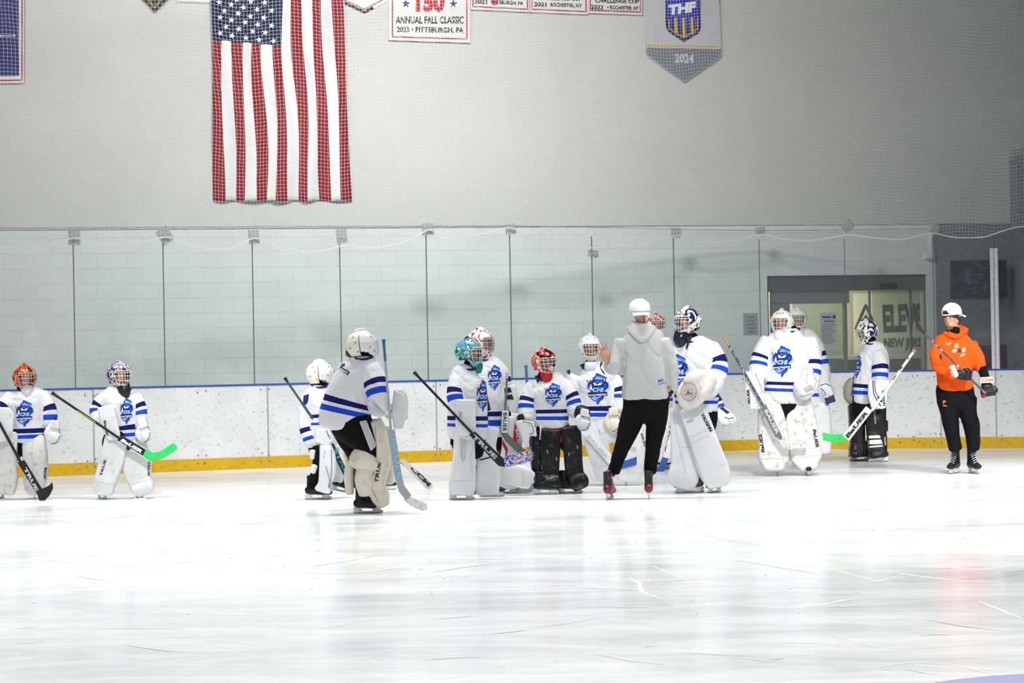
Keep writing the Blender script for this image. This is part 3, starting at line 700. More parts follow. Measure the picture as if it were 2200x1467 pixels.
def banner(name, quad, label, m, group=None, off=.08):
    pts = [wp(x, y, off) for x, y in quad]; v, f = prism_geo(pts, [p - WN * .012 for p in pts]); o = rawmesh(name, v, f, None, (m,)); fixn(o); return tag(o, label, 'banner', group)
b1 = banner('wall_banner', [(835, -60), (1010, -60), (1010, 92), (835, 86)], 'white 150 Annual Fall Classic Pittsburgh banner with a red border', M_vinyl, 'tournament banners')
vb = bvh_of(b1)
stripe([(843, -40), (843, 79), (1003, 84), (1003, -40)], 2.6, b1, M_bred, vb, 'border')
lettering('ANNUAL FALL CLASSIC', (850, 51), (996, 51), 16, b1, M_ink, bold=.03, bvh=vb); lettering('2023 • PITTSBURGH, PA', (852, 71), (996, 73), 14, b1, M_ink, bold=.03, bvh=vb)
lettering('150', (893, 26), (955, 27), 44, b1, M_bred, bold=.06, bvh=vb)
for cx in (872, 974):
    patch([(cx + (9.5 if q % 2 == 0 else 4) * math.sin(q * math.pi / 5), 8 - (9.5 if q % 2 == 0 else 4) * math.cos(q * math.pi / 5)) for q in range(10)], b1, M_bnavy, vb, 'star')
for q, lab, tx, a, b_, extra in (([(1012, -60), (1137, -60), (1137, 26), (1012, 20)], 'white 2021 Pittsburgh banner with red border', ('2021', 'PITTSBURGH, PA'), (1019, 8), (1124, 13), 0),
                     ([(1139, -60), (1263, -60), (1263, 31), (1139, 26)], 'white Rochester banner with red border beside the 2022 one', ('2021', 'ROCHESTER, NY'), (1147, 14), (1250, 18), 1),
                     ([(1264, -60), (1380, -60), (1380, 32), (1264, 28)], 'white 2022 Rochester banner with red border, nearest the shield banner', ('2022', '• ROCHESTER, NY'), (1269, 20), (1373, 24), 2)):
    bb = banner('wall_banner', q, lab, M_vinyl, 'tournament banners'); vb = bvh_of(bb)
    x0, x1 = q[0][0] + 4, q[1][0] - 4; y0, y1 = q[3][1] - 6, q[2][1] - 6
    stripe([(x0, -40), (x0, y0), (x1, y1), (x1, -40)], 2.6, bb, M_bred, vb, 'border')
    w_ = b_[0] - a[0]; lettering(tx[0], a, (a[0] + w_ * .26, a[1] + 1), 10, bb, M_ink, bold=.04, bvh=vb)
    lettering(tx[1], (a[0] + w_ * .34, a[1] + 1.5), (b_[0], b_[1]), 10, bb, M_ink, bold=.04, bvh=vb)
    if extra == 0: patch([(1052, 5), (1056, 8), (1054, 1), (1059, 3), (1063, -3), (1066, 3), (1071, 1), (1069, 8), (1073, 6), (1066, 11), (1059, 11)], bb, M_bred, vb, 'leaf')
    if extra: lettering('CHALLENGE CUP', (a[0] + 10, a[1] - 14), (b_[0], b_[1] - 16), 9, bb, M_ink, bold=.04, bvh=vb)
b5 = banner('wall_banner', [(-60, -60), (52, -60), (51, 178), (-60, 180)], 'navy banner with white and red border, cut by the left edge of the photo', M_vinyl); vb = bvh_of(b5)
patch([(-50, -50), (40, -50), (41, 163), (-50, 165)], b5, M_bnavy, vb, 'print', step=30); stripe([(47.5, -50), (47, 172), (-50, 174)], 3, b5, M_bred, vb, 'border', step=20)
lettering('JUNIOR LEAGUE', (-48, 80), (34, 80), 5, b5, M_wink, bvh=vb, off=.012)
b6 = banner('pennant', [(270, -60), (400, -60), (372, -12), (333, 27), (300, -8)], 'black pennant with a yellow outline left of the flag', M_ink); vb = bvh_of(b6)
stripe([(300, -26), (332, 17), (366, -26)], 1.6, b6, mat('yellow_print', (.65, .42, .02), .6), vb, 'outline')
b7 = banner('pennant', [(737, -60), (832, -60), (832, 3), (783, 30), (737, 9)], 'white pennant with a black and red edge right of the flag', M_vinyl, off=.045); vb = bvh_of(b7)
stripe([(738, 5), (783, 26), (831, 1)], 6, b7, M_ink, vb, 'edge_band'); stripe([(738, -1), (783, 20), (831, -5)], 2, b7, M_bred, vb, 'edge_line')
b8 = banner('wall_banner', [(380, -60), (458, -60), (458, 8), (380, 5)], 'white banner with a dark bottom edge half hidden by the flag', M_vinyl, off=.05); vb = bvh_of(b8)
stripe([(381, 3), (456, 6)], 2, b8, M_grey, vb, 'edge_band')
b9 = banner('pennant', [(1395, -60), (1543, -60), (1549, 95), (1549, 122), (1469, 177), (1388, 118), (1388, 95)], 'grey white THF 2024 shield pennant right of the tournament banners', mat('pennant_grey', (.50, .50, .52), .6)); vb = bvh_of(b9)
M_slate = mat('slate_print', (0.17, 0.19, 0.23), .6); M_yel = mat('gold_print', (0.62, 0.42, 0.02), .6)
patch([(1389, 102), (1548, 106), (1548, 121), (1469, 176), (1389, 117)], b9, M_slate, vb, 'lower_band', step=20)
stripe([(1388, 97), (1549, 101)], 2.6, b9, M_yel, vb, 'gold_line'); lettering('2024', (1449, 135), (1490, 136), 20, b9, M_lgrey, bold=.04, bvh=vb, off=.012)
patch([(1429, -50), (1504, -50), (1506, 60), (1501, 72), (1469, 91), (1435, 68), (1430, 55)], b9, M_bnavy, vb, 'shield', step=20)
patch([(1433, -50), (1500, -50), (1500, 54), (1469, 58), (1434, 50)], b9, mat('shield_blue', (.02, .03, .40), .6), vb, 'shield', off=.008, step=20)
for cx in (1451, 1468, 1486): stripe([(cx, 38), (cx + 1.5, 80 if cx == 1468 else 74)], 6, b9, M_yel, vb, 'shield_bar', off=.012)
stripe([(1437, 42), (1438, 62), (1469, 81), (1498, 63), (1499, 36)], 2, b9, M_yel, vb, 'shield_line', off=.012)
lettering('THF', (1438, 33), (1498, 25), 22, b9, M_wink, bold=.06, shear=.15, bvh=vb, off=.014)

# ================================================================== PEOPLE: shared builders
def hline(px): return 755 - 0.018 * (px - 1100)
JM = [0]
class Person:
    def __init__(self, feet, label, cat='person', group=None):
        g = ground(*feet); self.Y = g.y; self.s = FPX / g.y; self.feet = feet
        self.root = empty('person', (g.x, g.y, 0), label, cat, group); self.bv = {}
    def P(self, px, py, dep=0.0): return atY(px, py, self.Y - dep)
    def ctrl(self, L):
        out = []
        for q in L:
            px, py, dep, ra = q[:4]; rb = q[4] if len(q) > 4 else ra
            p = self.P(px, py, dep); out.append((p.x, p.y, p.z, ra / self.s, rb / self.s))
        return out
    def loft(self, L, **k): return loft_geo(self.ctrl(L), **k)
    def ell(self, px, py, dep, rx, rz, ry, rot=None): # radii in px across, up, deep
        return ell_geo(tuple(self.P(px, py, dep)), (rx / self.s, ry / self.s, rz / self.s), rot)
    def solid(self, name, parts, m, vox=0.012, it=3, wr=0.0, parent=None, label=None, wf=6.0):
        """several overlapping shapes grown into one continuous skin"""
        v, f = join_geo([(p[0], p[1]) for p in parts]); me, co = remesh(v, f, vox, it)
        if wr:
            me.calc_loop_triangles(); n = len(me.vertices); nn = np.empty(n * 3); me.vertices.foreach_get('normal', nn); nn = nn.reshape(-1, 3)
            d = np.array([noise.noise(V3((c[0] * wf, c[1] * wf, c[2] * wf * .55))) + .5 * noise.noise(V3((c[0] * wf * 2.3, c[1] * wf * 2.3, c[2] * wf * 1.3 + 7))) - .9 * max(0, 1 - 7 * abs(noise.noise(V3((c[0] * wf * .9 + c[2] * wf * .5, c[1] * wf * .9, c[2] * wf * .45 + 3))))) for c in co])
            co = co + nn * (d * wr)[:, None]
        par = parent or self.root; off = np.array(wloc(par)); me.vertices.foreach_set('co', (co - off).ravel()); me.update()
        me.name = name; o = link(name, me, par, m if isinstance(m, (tuple, list)) else (m,))
        if label: o['label'] = label
        return o
    def plain(self, name, geo, m, parent=None, sm=True, label=None, sub=0):
        o = rawmesh(name, geo[0], geo[1], parent or self.root, (m,), sm)
        if sub: q = o.modifiers.new('s', 'SUBSURF'); q.levels = q.render_levels = sub
        if label: o['label'] = label
        return o
    def slab(self, name, poly, dep, th, m, parent=None, bev=0.006, label=None):
        """thick board with the given outline; a corner may carry its own depth"""
        fr = [self.P(q[0], q[1], (q[2] if len(q) > 2 else dep) + th / 2) for q in poly]; bk = [p + V3((0, th, 0)) for p in fr]
        v, f = prism_geo(fr, bk); o = rawmesh(name, v, f, parent or self.root, (m,)); fixn(o)
        if bev: bevel(o, bev)
        if label: o['label'] = label
        return o
    def tube(self, name, pts, rpx, m, parent=None, sides=8, label=None):
        v, f = tube_geo([self.P(*p) for p in pts], rpx / self.s, sides); return self.plain(name, (v, f), m, parent, label=label)

    # ---- jersey with bands that follow body and sleeves
    def jersey(self, torso, sleeves, tb=(.11, .17, .22, .29), sb=(.46, .56, .66, .76), vox=0.0125, wr=0.010, name='jersey', m=None, extra=()):
        JM[0] += 1; full = torso
        if m is None: torso = torso[:-1]
        geos = [self.loft(torso, n=6, sides=32, ex=2.3)] + [self.loft(s_, n=6, sides=20) for s_ in sleeves]
        o = self.solid(name, geos + list(extra), m or jersey_mat('knit_%02d' % JM[0], tb, sb), vox, 4, wr)
        if m is None:
            off = np.array(wloc(o)); n = len(o.data.vertices); co = np.empty(n * 3); o.data.vertices.foreach_get('co', co); co = co.reshape(-1, 3) + off
            best = np.full(n, 1e9); sv = np.zeros(n)
            for gi, g in enumerate(geos):
                i = g[2]; cen, A, B, T, rad = i['cen'], i['A'], i['B'], i['T'], i['rad']
                L = np.concatenate([[0], np.cumsum(np.linalg.norm(np.diff(cen, axis=0), axis=1))])
                d = co[:, None, :] - cen[None]; k = np.argmin((d ** 2).sum(2), axis=1); dk = d[np.arange(n), k]
                al = (dk * T[k]).sum(1); a = (dk * A[k]).sum(1) / rad[k, 0]; b = (dk * B[k]).sum(1) / rad[k, 1]
                q = np.sqrt(a * a + b * b) + np.maximum(0, np.abs(al) / rad[k, 0] - .35) * .8
                vv = np.clip((L[k] + al) / L[-1], -.05, 1.05); base = 0.0 if gi == 0 else 2.0
                sel = q < best; best[sel] = q[sel]; sv[sel] = np.maximum(base + vv[sel], 0.001)
            at = o.data.attributes.new('sv', 'FLOAT', 'POINT'); at.data.foreach_set('value', sv)
        self.jer = o; self.bv['jersey'] = bvh_of(o)
        if m is None:
            q = torso[-1]; c = self.P(q[0], q[1], q[2]); s = self.s; a_ = q[3] / s * .93; b_ = (q[4] if len(q) > 4 else q[3]) / s * .93; pts = []
            for k in range(25):
                t_ = 2 * math.pi * k / 24; pts.append(c + V3((math.cos(t_) * a_ * .9, -math.sin(t_) * b_ * .98 - .004, .024 - .034 * max(0, math.sin(t_)))))
            v, f = tube_geo(pts, .013, 8, 1); self.plain('collar', (v, f), M_navy, o)
            self.plain('neck_guard', loft_geo([(c.x, c.y, c.z - .02, a_ * .85, b_ * .85), (c.x, c.y, c.z + .035, a_ * .72, b_ * .72), (c.x, c.y, c.z + .07, .05, .05)], n=4, sides=20), M_black)
        return o
    def emblem(self, cx, cy, w_, h_, skew=0.0):
        crest(self, cx, cy, w_, h_, skew)
    def collar(self, *a, **k): return None
    def collar_old(self, px, py, rx, m=None, dep=0.0, tilt=0.0, rd=None, r=3.2):
        pts = []; c = self.P(px, py, dep); s = self.s; rd = rd or rx * .9
        for k in range(17):
            t_ = 2 * math.pi * k / 16; pts.append(c + V3((math.cos(t_) * rx / s, math.sin(t_) * rd / s, (math.sin(t_) * 3 + math.cos(t_) * tilt) / s)))
        v, f = tube_geo(pts, r / s, 8, 2); return self.plain('collar', (v, f), m or M_navy, self.jer)

    # ---- the body itself, one continuous skin from head to ankles
    def body(self, head, neck, chest, hips, arms, legs, hr=1.0, m=None, yaw=0.0, vox=0.011, face=True, hands=(), eyes=True, cover=True):
        s = self.s; c = self.P(*head); ya = R(yaw); fw = V3((math.sin(ya), -math.cos(ya), 0)); rt = V3((math.cos(ya), math.sin(ya), 0))
        rot = Matrix((rt, -fw, V3((0, 0, 1)))).transposed(); k = hr
        parts = [ell_geo(tuple(c + V3((0, 0, .03 * k))), (.072 * k, .092 * k, .088 * k), rot), ell_geo(tuple(c + fw * .018 - V3((0, 0, .048 * k))), (.056 * k, .066 * k, .068 * k), rot),
                 ell_geo(tuple(c + fw * .094 * k - V3((0, 0, .012))), (.012, .018, .022), rot), ell_geo(tuple(c + fw * .076 * k + V3((0, 0, .035))), (.045, .018, .012), rot),
                 ell_geo(tuple(c + fw * .074 * k - V3((0, 0, .052))), (.024, .015, .012), rot), ell_geo(tuple(c + fw * .070 * k - V3((0, 0, .092 * k))), (.022, .018, .018), rot)]
        for sg in (-1, 1): parts.append(ell_geo(tuple(c + rt * sg * .073 * k - V3((0, 0, .01))), (.010, .020, .030), rot))
        nk = self.P(*neck); ch = self.P(*chest); hp = self.P(*hips)
        parts.append(loft_geo([(*c[:2], c.z - .03, .045 * k, .05 * k), (*nk, .05 * k, .055 * k), (*(nk + (ch - nk) * .25), .075 * k, .065), (*ch, .10 * k, .075 * k), (*hp, .095 * k, .075 * k), (*(hp - V3((0, 0, .07))), .08, .06)], n=5))
        for a in arms:
            q = [self.P(*p) for p in a]; parts.append(loft_geo([(*(nk + (ch - nk) * .75), .04, .04)] + [(*p, r_, r_) for p, r_ in zip([q[0] + (q[1] - q[0]) * .25, q[1], q[2]], (.036 * k, .034 * k, .026 * k))], n=5, sides=14))
        for a in legs:
            q = [self.P(*p) for p in a]; parts.append(loft_geo([(*(hp * .8 + q[0] * .2), .075, .075)] + [(*p, r_, r_) for p, r_ in zip(q, (.075 * k, .05 * k, .034 * k))], n=5, sides=14))
        parts += list(hands)
        o = self.solid('body', parts, m or M_skin, vox, 2); self.bodyo = o; o.data.materials.append(M_base)
        off = wloc(o); lim = nk.z - .03 if hands or not cover else min(nk.z + .03, c.z - .125 * k); hx = [self.P(*a[-1]) for a in arms] if hands else []
        o.data.polygons.foreach_set('material_index', [1 if (f.center.z + off.z < lim and not any((f.center + off - h_).length < .24 for h_ in hx)) else 0 for f in o.data.polygons])
        if eyes:
            for sg in (-1, 1):
                e = c + rt * sg * .030 * k + fw * .083 * k + V3((0, 0, .016))
                w_ = self.plain('eye', ell_geo(tuple(e), (.012, .008, .007), rot, 10, 6), M_wink, o); self.plain('iris', ell_geo(tuple(e + fw * .005), (.006, .005, .006), rot, 8, 6), M_eye, w_)
                self.plain('eyebrow', ell_geo(tuple(e + fw * .006 + V3((0, 0, .020))), (.019, .007, .0045), rot, 10, 6), M_brown, o)
            self.plain('lips', ell_geo(tuple(c + fw * .088 * k - V3((0, 0, .053))), (.020, .006, .006), rot, 10, 6), M_lip, o)
        return o

    # ---- goalie mask
    def mask(self, px, py, yaw, pitch, shell, dep=0.0, k=1.0, cage=None, back=None, dang=None, throat=True, holes=False, cat=0, barm='cat', chin=None, tilt=0.0):
        c = self.P(px, py, dep); ya, pi_ = R(yaw), R(pitch)
        Rm = Matrix.Rotation(ya, 3, 'Z') @ Matrix.Rotation(pi_, 3, 'X') @ Matrix.Rotation(R(tilt), 3, 'Y')
        # local axes: x across, -y forward, z up
        def S(az, el, mm=1.0):
            a, e = R(az), R(el); dx, dy, dz = math.sin(a) * math.cos(e), math.cos(a) * math.cos(e), math.sin(e)
            f_ = max(0.0, dy); x, y, z = .122 * dx, .140 * dy, .132 * dz
            if dz < 0: z *= 1 + .80 * f_; x *= 1 - .42 * f_ * (-dz); y *= 1 + .10 * f_ * (-dz)
            else:
                y *= 1.0 - .04 * f_; x *= 1 + .02
            if abs(az) > 60 and abs(az) < 120 and -30 < el < 15: x *= 1.04
            v = V3((x, -y, z)) * k * mm; return c + Rm @ v
        AZ = [-180 + 7.5 * i for i in range(48)]; EL = [-75 + 5.5 * i for i in range(31)]
        EL = [e for e in EL if e < 89]; V = [S(a, e) for e in EL for a in AZ]; V.append(S(0, 90)); n = len(AZ); F = []
        for i in range(len(EL) - 1):
            for j in range(n):
                az = AZ[j] + 3.75; az = az - 360 if az > 180 else az; el = (EL[i] + EL[i + 1]) / 2; A_ = abs(az)
                if A_ < 45 - max(0, el - 2) * .4 and -26 < el < 15: continue
                if A_ > 58 and el < -40 + (A_ - 58) * .25: continue
                if el < -68: continue
                if A_ > 118 and el < 44: continue
                F.append((i * n + j, (i + 1) * n + j, (i + 1) * n + (j + 1) % n, i * n + (j + 1) % n))
        b0 = (len(EL) - 1) * n
        for j in range(n): F.append((b0 + j, len(V) - 1, b0 + (j + 1) % n))
        o = rawmesh('mask', V, F, self.root, (shell,), True)
        bm = bmesh.new(); bm.from_mesh(o.data); bmesh.ops.delete(bm, geom=[v for v in bm.verts if not v.link_faces], context='VERTS'); bmesh.ops.recalc_face_normals(bm, faces=bm.faces); bm.to_mesh(o.data); bm.free()
        sd = o.modifiers.new('s', 'SOLIDIFY'); sd.thickness = .010; sd.offset = -1; ss = o.modifiers.new('u', 'SUBSURF'); ss.levels = ss.render_levels = 1
        # back plate
        A2 = [122 + 7.25 * i for i in range(17)]; E2 = [-40 + 8 * i for i in range(12)]; V = [S(a, e, .985) for e in E2 for a in A2]; m2 = len(A2); F = [(i * m2 + j, i * m2 + j + 1, (i + 1) * m2 + j + 1, (i + 1) * m2 + j) for i in range(len(E2) - 1) for j in range(m2 - 1)]
        bp = rawmesh('back_plate', V, F, o, (back or shell,), True); sd = bp.modifiers.new('s', 'SOLIDIFY'); sd.thickness = .012; sd.offset = 0
        # cage
        cm = cage or M_wire; wires = []
        azs, els = (-44, 44), (-26, 14)
        for a in ((-29, -14, 0, 14, 29) if barm == 'cat' else (-30, -10, 10, 30)):
            wires.append(tube_geo([S(a, e, 1.07) for e in np.linspace(-28, 17, 6)], .0028 * k, 5, 2))
        for e in (-15, -4, 7):
            wires.append(tube_geo([S(a, e, 1.075) for a in np.linspace(-47, 47, 9)], .0028 * k, 5, 2))
        rim = [S(a, 16, 1.05) for a in np.linspace(-38, 38, 7)] + [S(48, e, 1.03) for e in (4, -8, -20)] + [S(a, -28, 1.05) for a in np.linspace(38, -38, 7)] + [S(-48, e, 1.03) for e in (-20, -8, 4)]; rim.append(rim[0])
        wires.append(tube_geo(rim, .004 * k, 6, 3)); v, f = join_geo(wires); self.plain('cage', (v, f), cm, o)
        # screws, vents, crown ridge
        for a, e in ((-62, 30), (62, 30), (-58, -22), (58, -22), (-80, -8), (80, -8), (-25, 45), (25, 45)): self.plain('screw', ell_geo(tuple(S(a, e, 1.0)), (.006 * k,) * 3, None, 8, 6), M_ink, o)
        v, f = loft_geo([(*S(0, 62, 1.01), .014 * k, .012 * k), (*S(0, 88, 1.04), .022 * k, .015 * k), (*S(180, 70, 1.01), .014 * k, .012 * k)], n=4, sides=10, bdir=(0, 0, 1))[:2]; self.plain('crown_ridge', (v, f), shell, o)
        if holes:
            bits = [ell_geo(tuple(S(a, e, .993)), (.011 * k,) * 3, None, 10, 6) for a, e in ((-150, 38), (150, 38), (-160, -4), (160, -4), (135, 15), (-135, 15), (130, -20), (-130, -20))]
            for g_ in bits: self.plain('vent_hole', g_, M_grey, o)
        if dang:
            # throat guard hung below the chin
            A3 = np.linspace(-42, 42, 9); V = []; F = []
            for i, (z, g_) in enumerate(((-.155, .80), (-.18, .86), (-.215, .86), (-.25, .74))):
                for a in A3: V.append(c + Rm @ (V3((.115 * math.sin(R(a)) * g_ * 1.1, -.135 * math.cos(R(a)) * g_ - .005, z)) * k))
            for i in range(3):
                for j in range(8): F.append((i * 9 + j, i * 9 + j + 1, (i + 1) * 9 + j + 1, (i + 1) * 9 + j))
            q = rawmesh('throat_guard', V, F, o, (dang,), True); sd = q.modifiers.new('s', 'SOLIDIFY'); sd.thickness = .006
        self.maskS = S; self.masko = o; return o

    # ---- skates; toe = direction in degrees (0 image right, 90 towards the camera)
    def skate(self, px, py, toe, L=1.0, boot=None, dep=None, pitch=0.0, lace=None, tip=None, lift=False, name='skate'):
        g = ground(px, py)
        if dep is None: dep = min(.35, max(-.45, self.Y - g.y))
        if 55 < toe < 128: dep -= .07
        p = self.P(px, py, dep)
        if not lift: p.z = 0.0
        key = (round(L, 2),)
        Rz = Matrix.Rotation(-R(toe), 3, 'Z') @ Matrix.Rotation(R(pitch), 3, 'Y')
        def T(v): return p + Rz @ (V3(v) * L)
        def TG(geo): return np.array([tuple(T(v)) for v in geo[0]]), geo[1]
        foot = loft_geo([(-.135, 0, .098, .030, .034), (-.10, 0, .105, .040, .048), (-.02, 0, .108, .042, .050), (.06, 0, .093, .045, .040), (.12, 0, .083, .042, .030), (.155, 0, .078, .028, .020)], n=4, sides=16, bdir=(0, 0, 1))
        ank = loft_geo([(-.075, 0, .11, .050, .045), (-.080, 0, .17, .046, .040), (-.072, 0, .225, .052, .042), (-.068, 0, .262, .058, .044)], n=3, sides=16, bdir=(0, 1, 0))
        tong = loft_geo([(.04, 0, .13, .020, .030), (-.01, 0, .18, .020, .034), (-.015, 0, .25, .016, .036), (-.005, 0, .285, .010, .030)], n=3, sides=12, bdir=(0, 1, 0))
        b = self.solid(name, [TG(foot), TG(ank), TG(tong)], boot or M_bootblack, .008 * L, 2)
        hold = [TG(loft_geo([(-.12, 0, .058, .008, .010), (-.05, 0, .062, .008, .012), (.06, 0, .060, .008, .012), (.13, 0, .052, .008, .010)], n=3, sides=8, bdir=(0, 0, 1))),
                TG(loft_geo([(-.115, 0, .07, .018, .045), (-.10, 0, .04, .008, .036), (-.095, 0, .018, .005, .046)], n=3, sides=10, bdir=(1, 0, 0))),
                TG(loft_geo([(.085, 0, .062, .018, .048), (.10, 0, .036, .008, .036), (.105, 0, .018, .005, .050)], n=3, sides=10, bdir=(1, 0, 0))),
                TG(loft_geo([(-.145, 0, .022, .005, .008), (0, 0, .020, .005, .007), (.158, 0, .024, .005, .009)], n=3, sides=8, bdir=(0, 0, 1)))]
        v, f = join_geo(hold); self.plain('blade_holder', (v, f), M_white, b)
        poly = [(-.150, .020), (-.148, .007), (-.12, 0), (.12, 0), (.150, .006), (.162, .022)]
        v, f = prism_geo([T((x, -.0022, z)) for x, z in poly], [T((x, .0022, z)) for x, z in poly]); rn = rawmesh('blade', v, f, b, (M_steel,)); fixn(rn)
        lc = []
        for q in range(6):
            t_ = q / 5; x = .085 - .10 * t_; z = .125 + .11 * t_; lc.append(TG(tube_geo([(x, -.034, z - .012), (x + .010, 0, z + .014), (x, .034, z - .012)], .0042, 5, 2)))
        v, f = join_geo(lc); self.plain('laces', (v, f), lace or M_white, b)
        if tip: self.plain('toe_cap', TG(loft_geo([(.10, 0, .085, .046, .034), (.135, 0, .082, .042, .028), (.160, 0, .077, .026, .020)], n=3, sides=14, bdir=(0, 0, 1))), tip, b)
        return b

    # ---- leg pad: boxy loft from above the knee to the toe
    def pad(self, ctrl, m, ex=5.0, bd=(0, -1, 0), name='leg_pad', label=None, n=5):
        q = list(ctrl[-1]); q[1] = min(q[1], self.feet[1] - 15); ctrl = [c_ for c_ in ctrl[:-1] if c_[1] < q[1] - 5] + [tuple(q)]
        g = self.loft(ctrl, n=n, sides=28, ex=ex, bdir=bd); o = self.plain(name, g, m, label=label)
        self.bv[o.name] = bvh_of(o); return o
    def knee_roll(self, pad, L, rpx, m):
        for a, b in L:
            v, f = tube_geo([self.P(*a), self.P(*b)], rpx / self.s, 8); self.plain('pad_roll', (v, f), m, pad)
    # ---- catching glove
    def catcher(self, px, py, dep, w_, h_, rot, m, web=None, dark=None, cuff=True, lab=None, cuffdir=(0, -1)):
        a = R(rot); ca, sa = math.cos(a), math.sin(a)
        def q(x, y): return (px + (x * ca - y * sa) * w_ / 2, py + (x * sa + y * ca) * h_ / 2)
        parts = [self.loft([(*q(-.15, -.85), dep, w_ * .30, w_ * .16), (*q(0, -.3), dep, w_ * .44, w_ * .22), (*q(.02, .25), dep + .01, w_ * .50, w_ * .24), (*q(.05, .8), dep, w_ * .30, w_ * .15)], ex=2.4),
                 self.loft([(*q(-.55, -.5), dep + .02, w_ * .13, w_ * .14), (*q(-.85, 0), dep + .03, w_ * .16, w_ * .15), (*q(-.62, .6), dep + .04, w_ * .10, w_ * .10)])]
        for t_ in (-.2, .1, .4, .7): parts.append(self.loft([(*q(t_, -.1), dep + .05, w_ * .09), (*q(t_ + .05, .5), dep + .055, w_ * .095), (*q(t_, .95 - abs(t_) * .25), dep + .03, w_ * .07)], sides=12))
        o = self.solid('catching_glove', parts, m, .010, 3, label=lab); bv = bvh_of(o)
        if cuff:
            cp = [q(-.55, -1.15), q(.5, -1.2), q(.62, -.5), q(-.6, -.45)]
            self.slab('cuff', cp, dep + .03, .06, m, o, .012)
        if web: patch([q(-.55, -.1), q(-.1, -.35), q(.25, .0), q(.1, .6), q(-.35, .65)], o, web, bv, 'pocket', off=.006)
        dk = dark or M_ink; lp = [q(.75 * math.sin(t_), .9 * math.cos(t_) * .95) for t_ in np.linspace(-.2, 2.4, 9)]
        stripe(lp, max(1.0, w_ * .035), o, dk, bv, 'lacing')
        return o
    # ---- blocker: board on the forearm with a gloved hand round the stick
    def blocker(self, poly, dep, m, hand=None, hm=None, th=.045, edge=None, lab=None, fingers=True):
        o = self.slab('blocker', poly, dep, th, m, None, .014, lab)
        if hand:
            hx, hy, hr_ = hand; parts = [self.ell(hx, hy, dep - .05, hr_, hr_ * 1.15, hr_)]
            for k in range(4): parts.append(self.loft([(hx - hr_ * .3, hy - hr_ * .7 + k * hr_ * .48, dep - .03, hr_ * .26), (hx + hr_ * .7, hy - hr_ * .65 + k * hr_ * .48, dep - .02 , hr_ * .28), (hx + hr_ * .9, hy - hr_ * .55 + k * hr_ * .48, dep - .07, hr_ * .24)], sides=10))
            parts.append(self.loft([(hx - hr_ * .2, hy - hr_ * .6, dep - .02, hr_ * .3), (hx + hr_ * .6, hy - hr_ * 1.1, dep, hr_ * .27)], sides=10))
            h = self.solid('palm', parts, hm or m, .009, 2, parent=o)
        self.bv['blocker'] = bvh_of(o); return o

# ---- stick: a thing of its own
def make_stick(P, label, shaft, paddle, blade, mats, dep=0.0, knob=None, sw=4.6, tape=None, group='goalie sticks', th=.022, deps=None):
    """shaft (a,b) pixel line, paddle polygon, blade polygon; everything at its real thickness"""
    a, b = shaft; d1 = a[2] if len(a) > 2 else dep; d2 = b[2] if len(b) > 2 else dep
    g0 = P.P(b[0], b[1], d2); root = empty('hockey_stick', tuple(g0), label, 'hockey stick', group)
    v, f = loft_geo([(*P.P(a[0], a[1], d1), sw / 2 / P.s, .010), (*P.P(b[0], b[1], d2), sw / 2 / P.s, .010)], n=6, sides=12, ex=5, roundcap=False)[:2]
    sh = rawmesh('shaft', v, f, root, (mats[0],)); fixn(sh); out = dict(root=root, shaft=sh)
    if knob:
        t_ = knob[1]; A_ = np.array(a[:2]); B_ = np.array(b[:2]); d = (B_ - A_) / np.linalg.norm(B_ - A_); e = A_ + d * t_
        k = rawmesh('grip_tape', *loft_geo([(*P.P(*A_, d1), (sw + 3) / 2 / P.s, .018), (*P.P(*(A_ + d * 3), d1), (sw + 3) / 2 / P.s, .018), (*P.P(*(A_ + d * 5), d1), (sw + 1.2) / 2 / P.s, .013), (*P.P(*e, d1), (sw + 1) / 2 / P.s, .012)], n=3, sides=12)[:2], root, (knob[0],), True)
        out['grip'] = k
    def sl(name, poly, m, dp, t2, par=None):
        fr = [P.P(q[0], q[1], (q[2] if len(q) > 2 else dp) + t2 / 2) for q in poly]; v, f = prism_geo(fr, [p + V3((0, t2, 0)) for p in fr])
        o = rawmesh(name, v, f, par or root, (m,)); fixn(o); bevel(o, .004); return o
    if paddle: out['paddle'] = sl('paddle', paddle, mats[1], d2, th)
    if blade: out['blade'] = sl('blade', blade, mats[2], d2, th * .8)
    return out

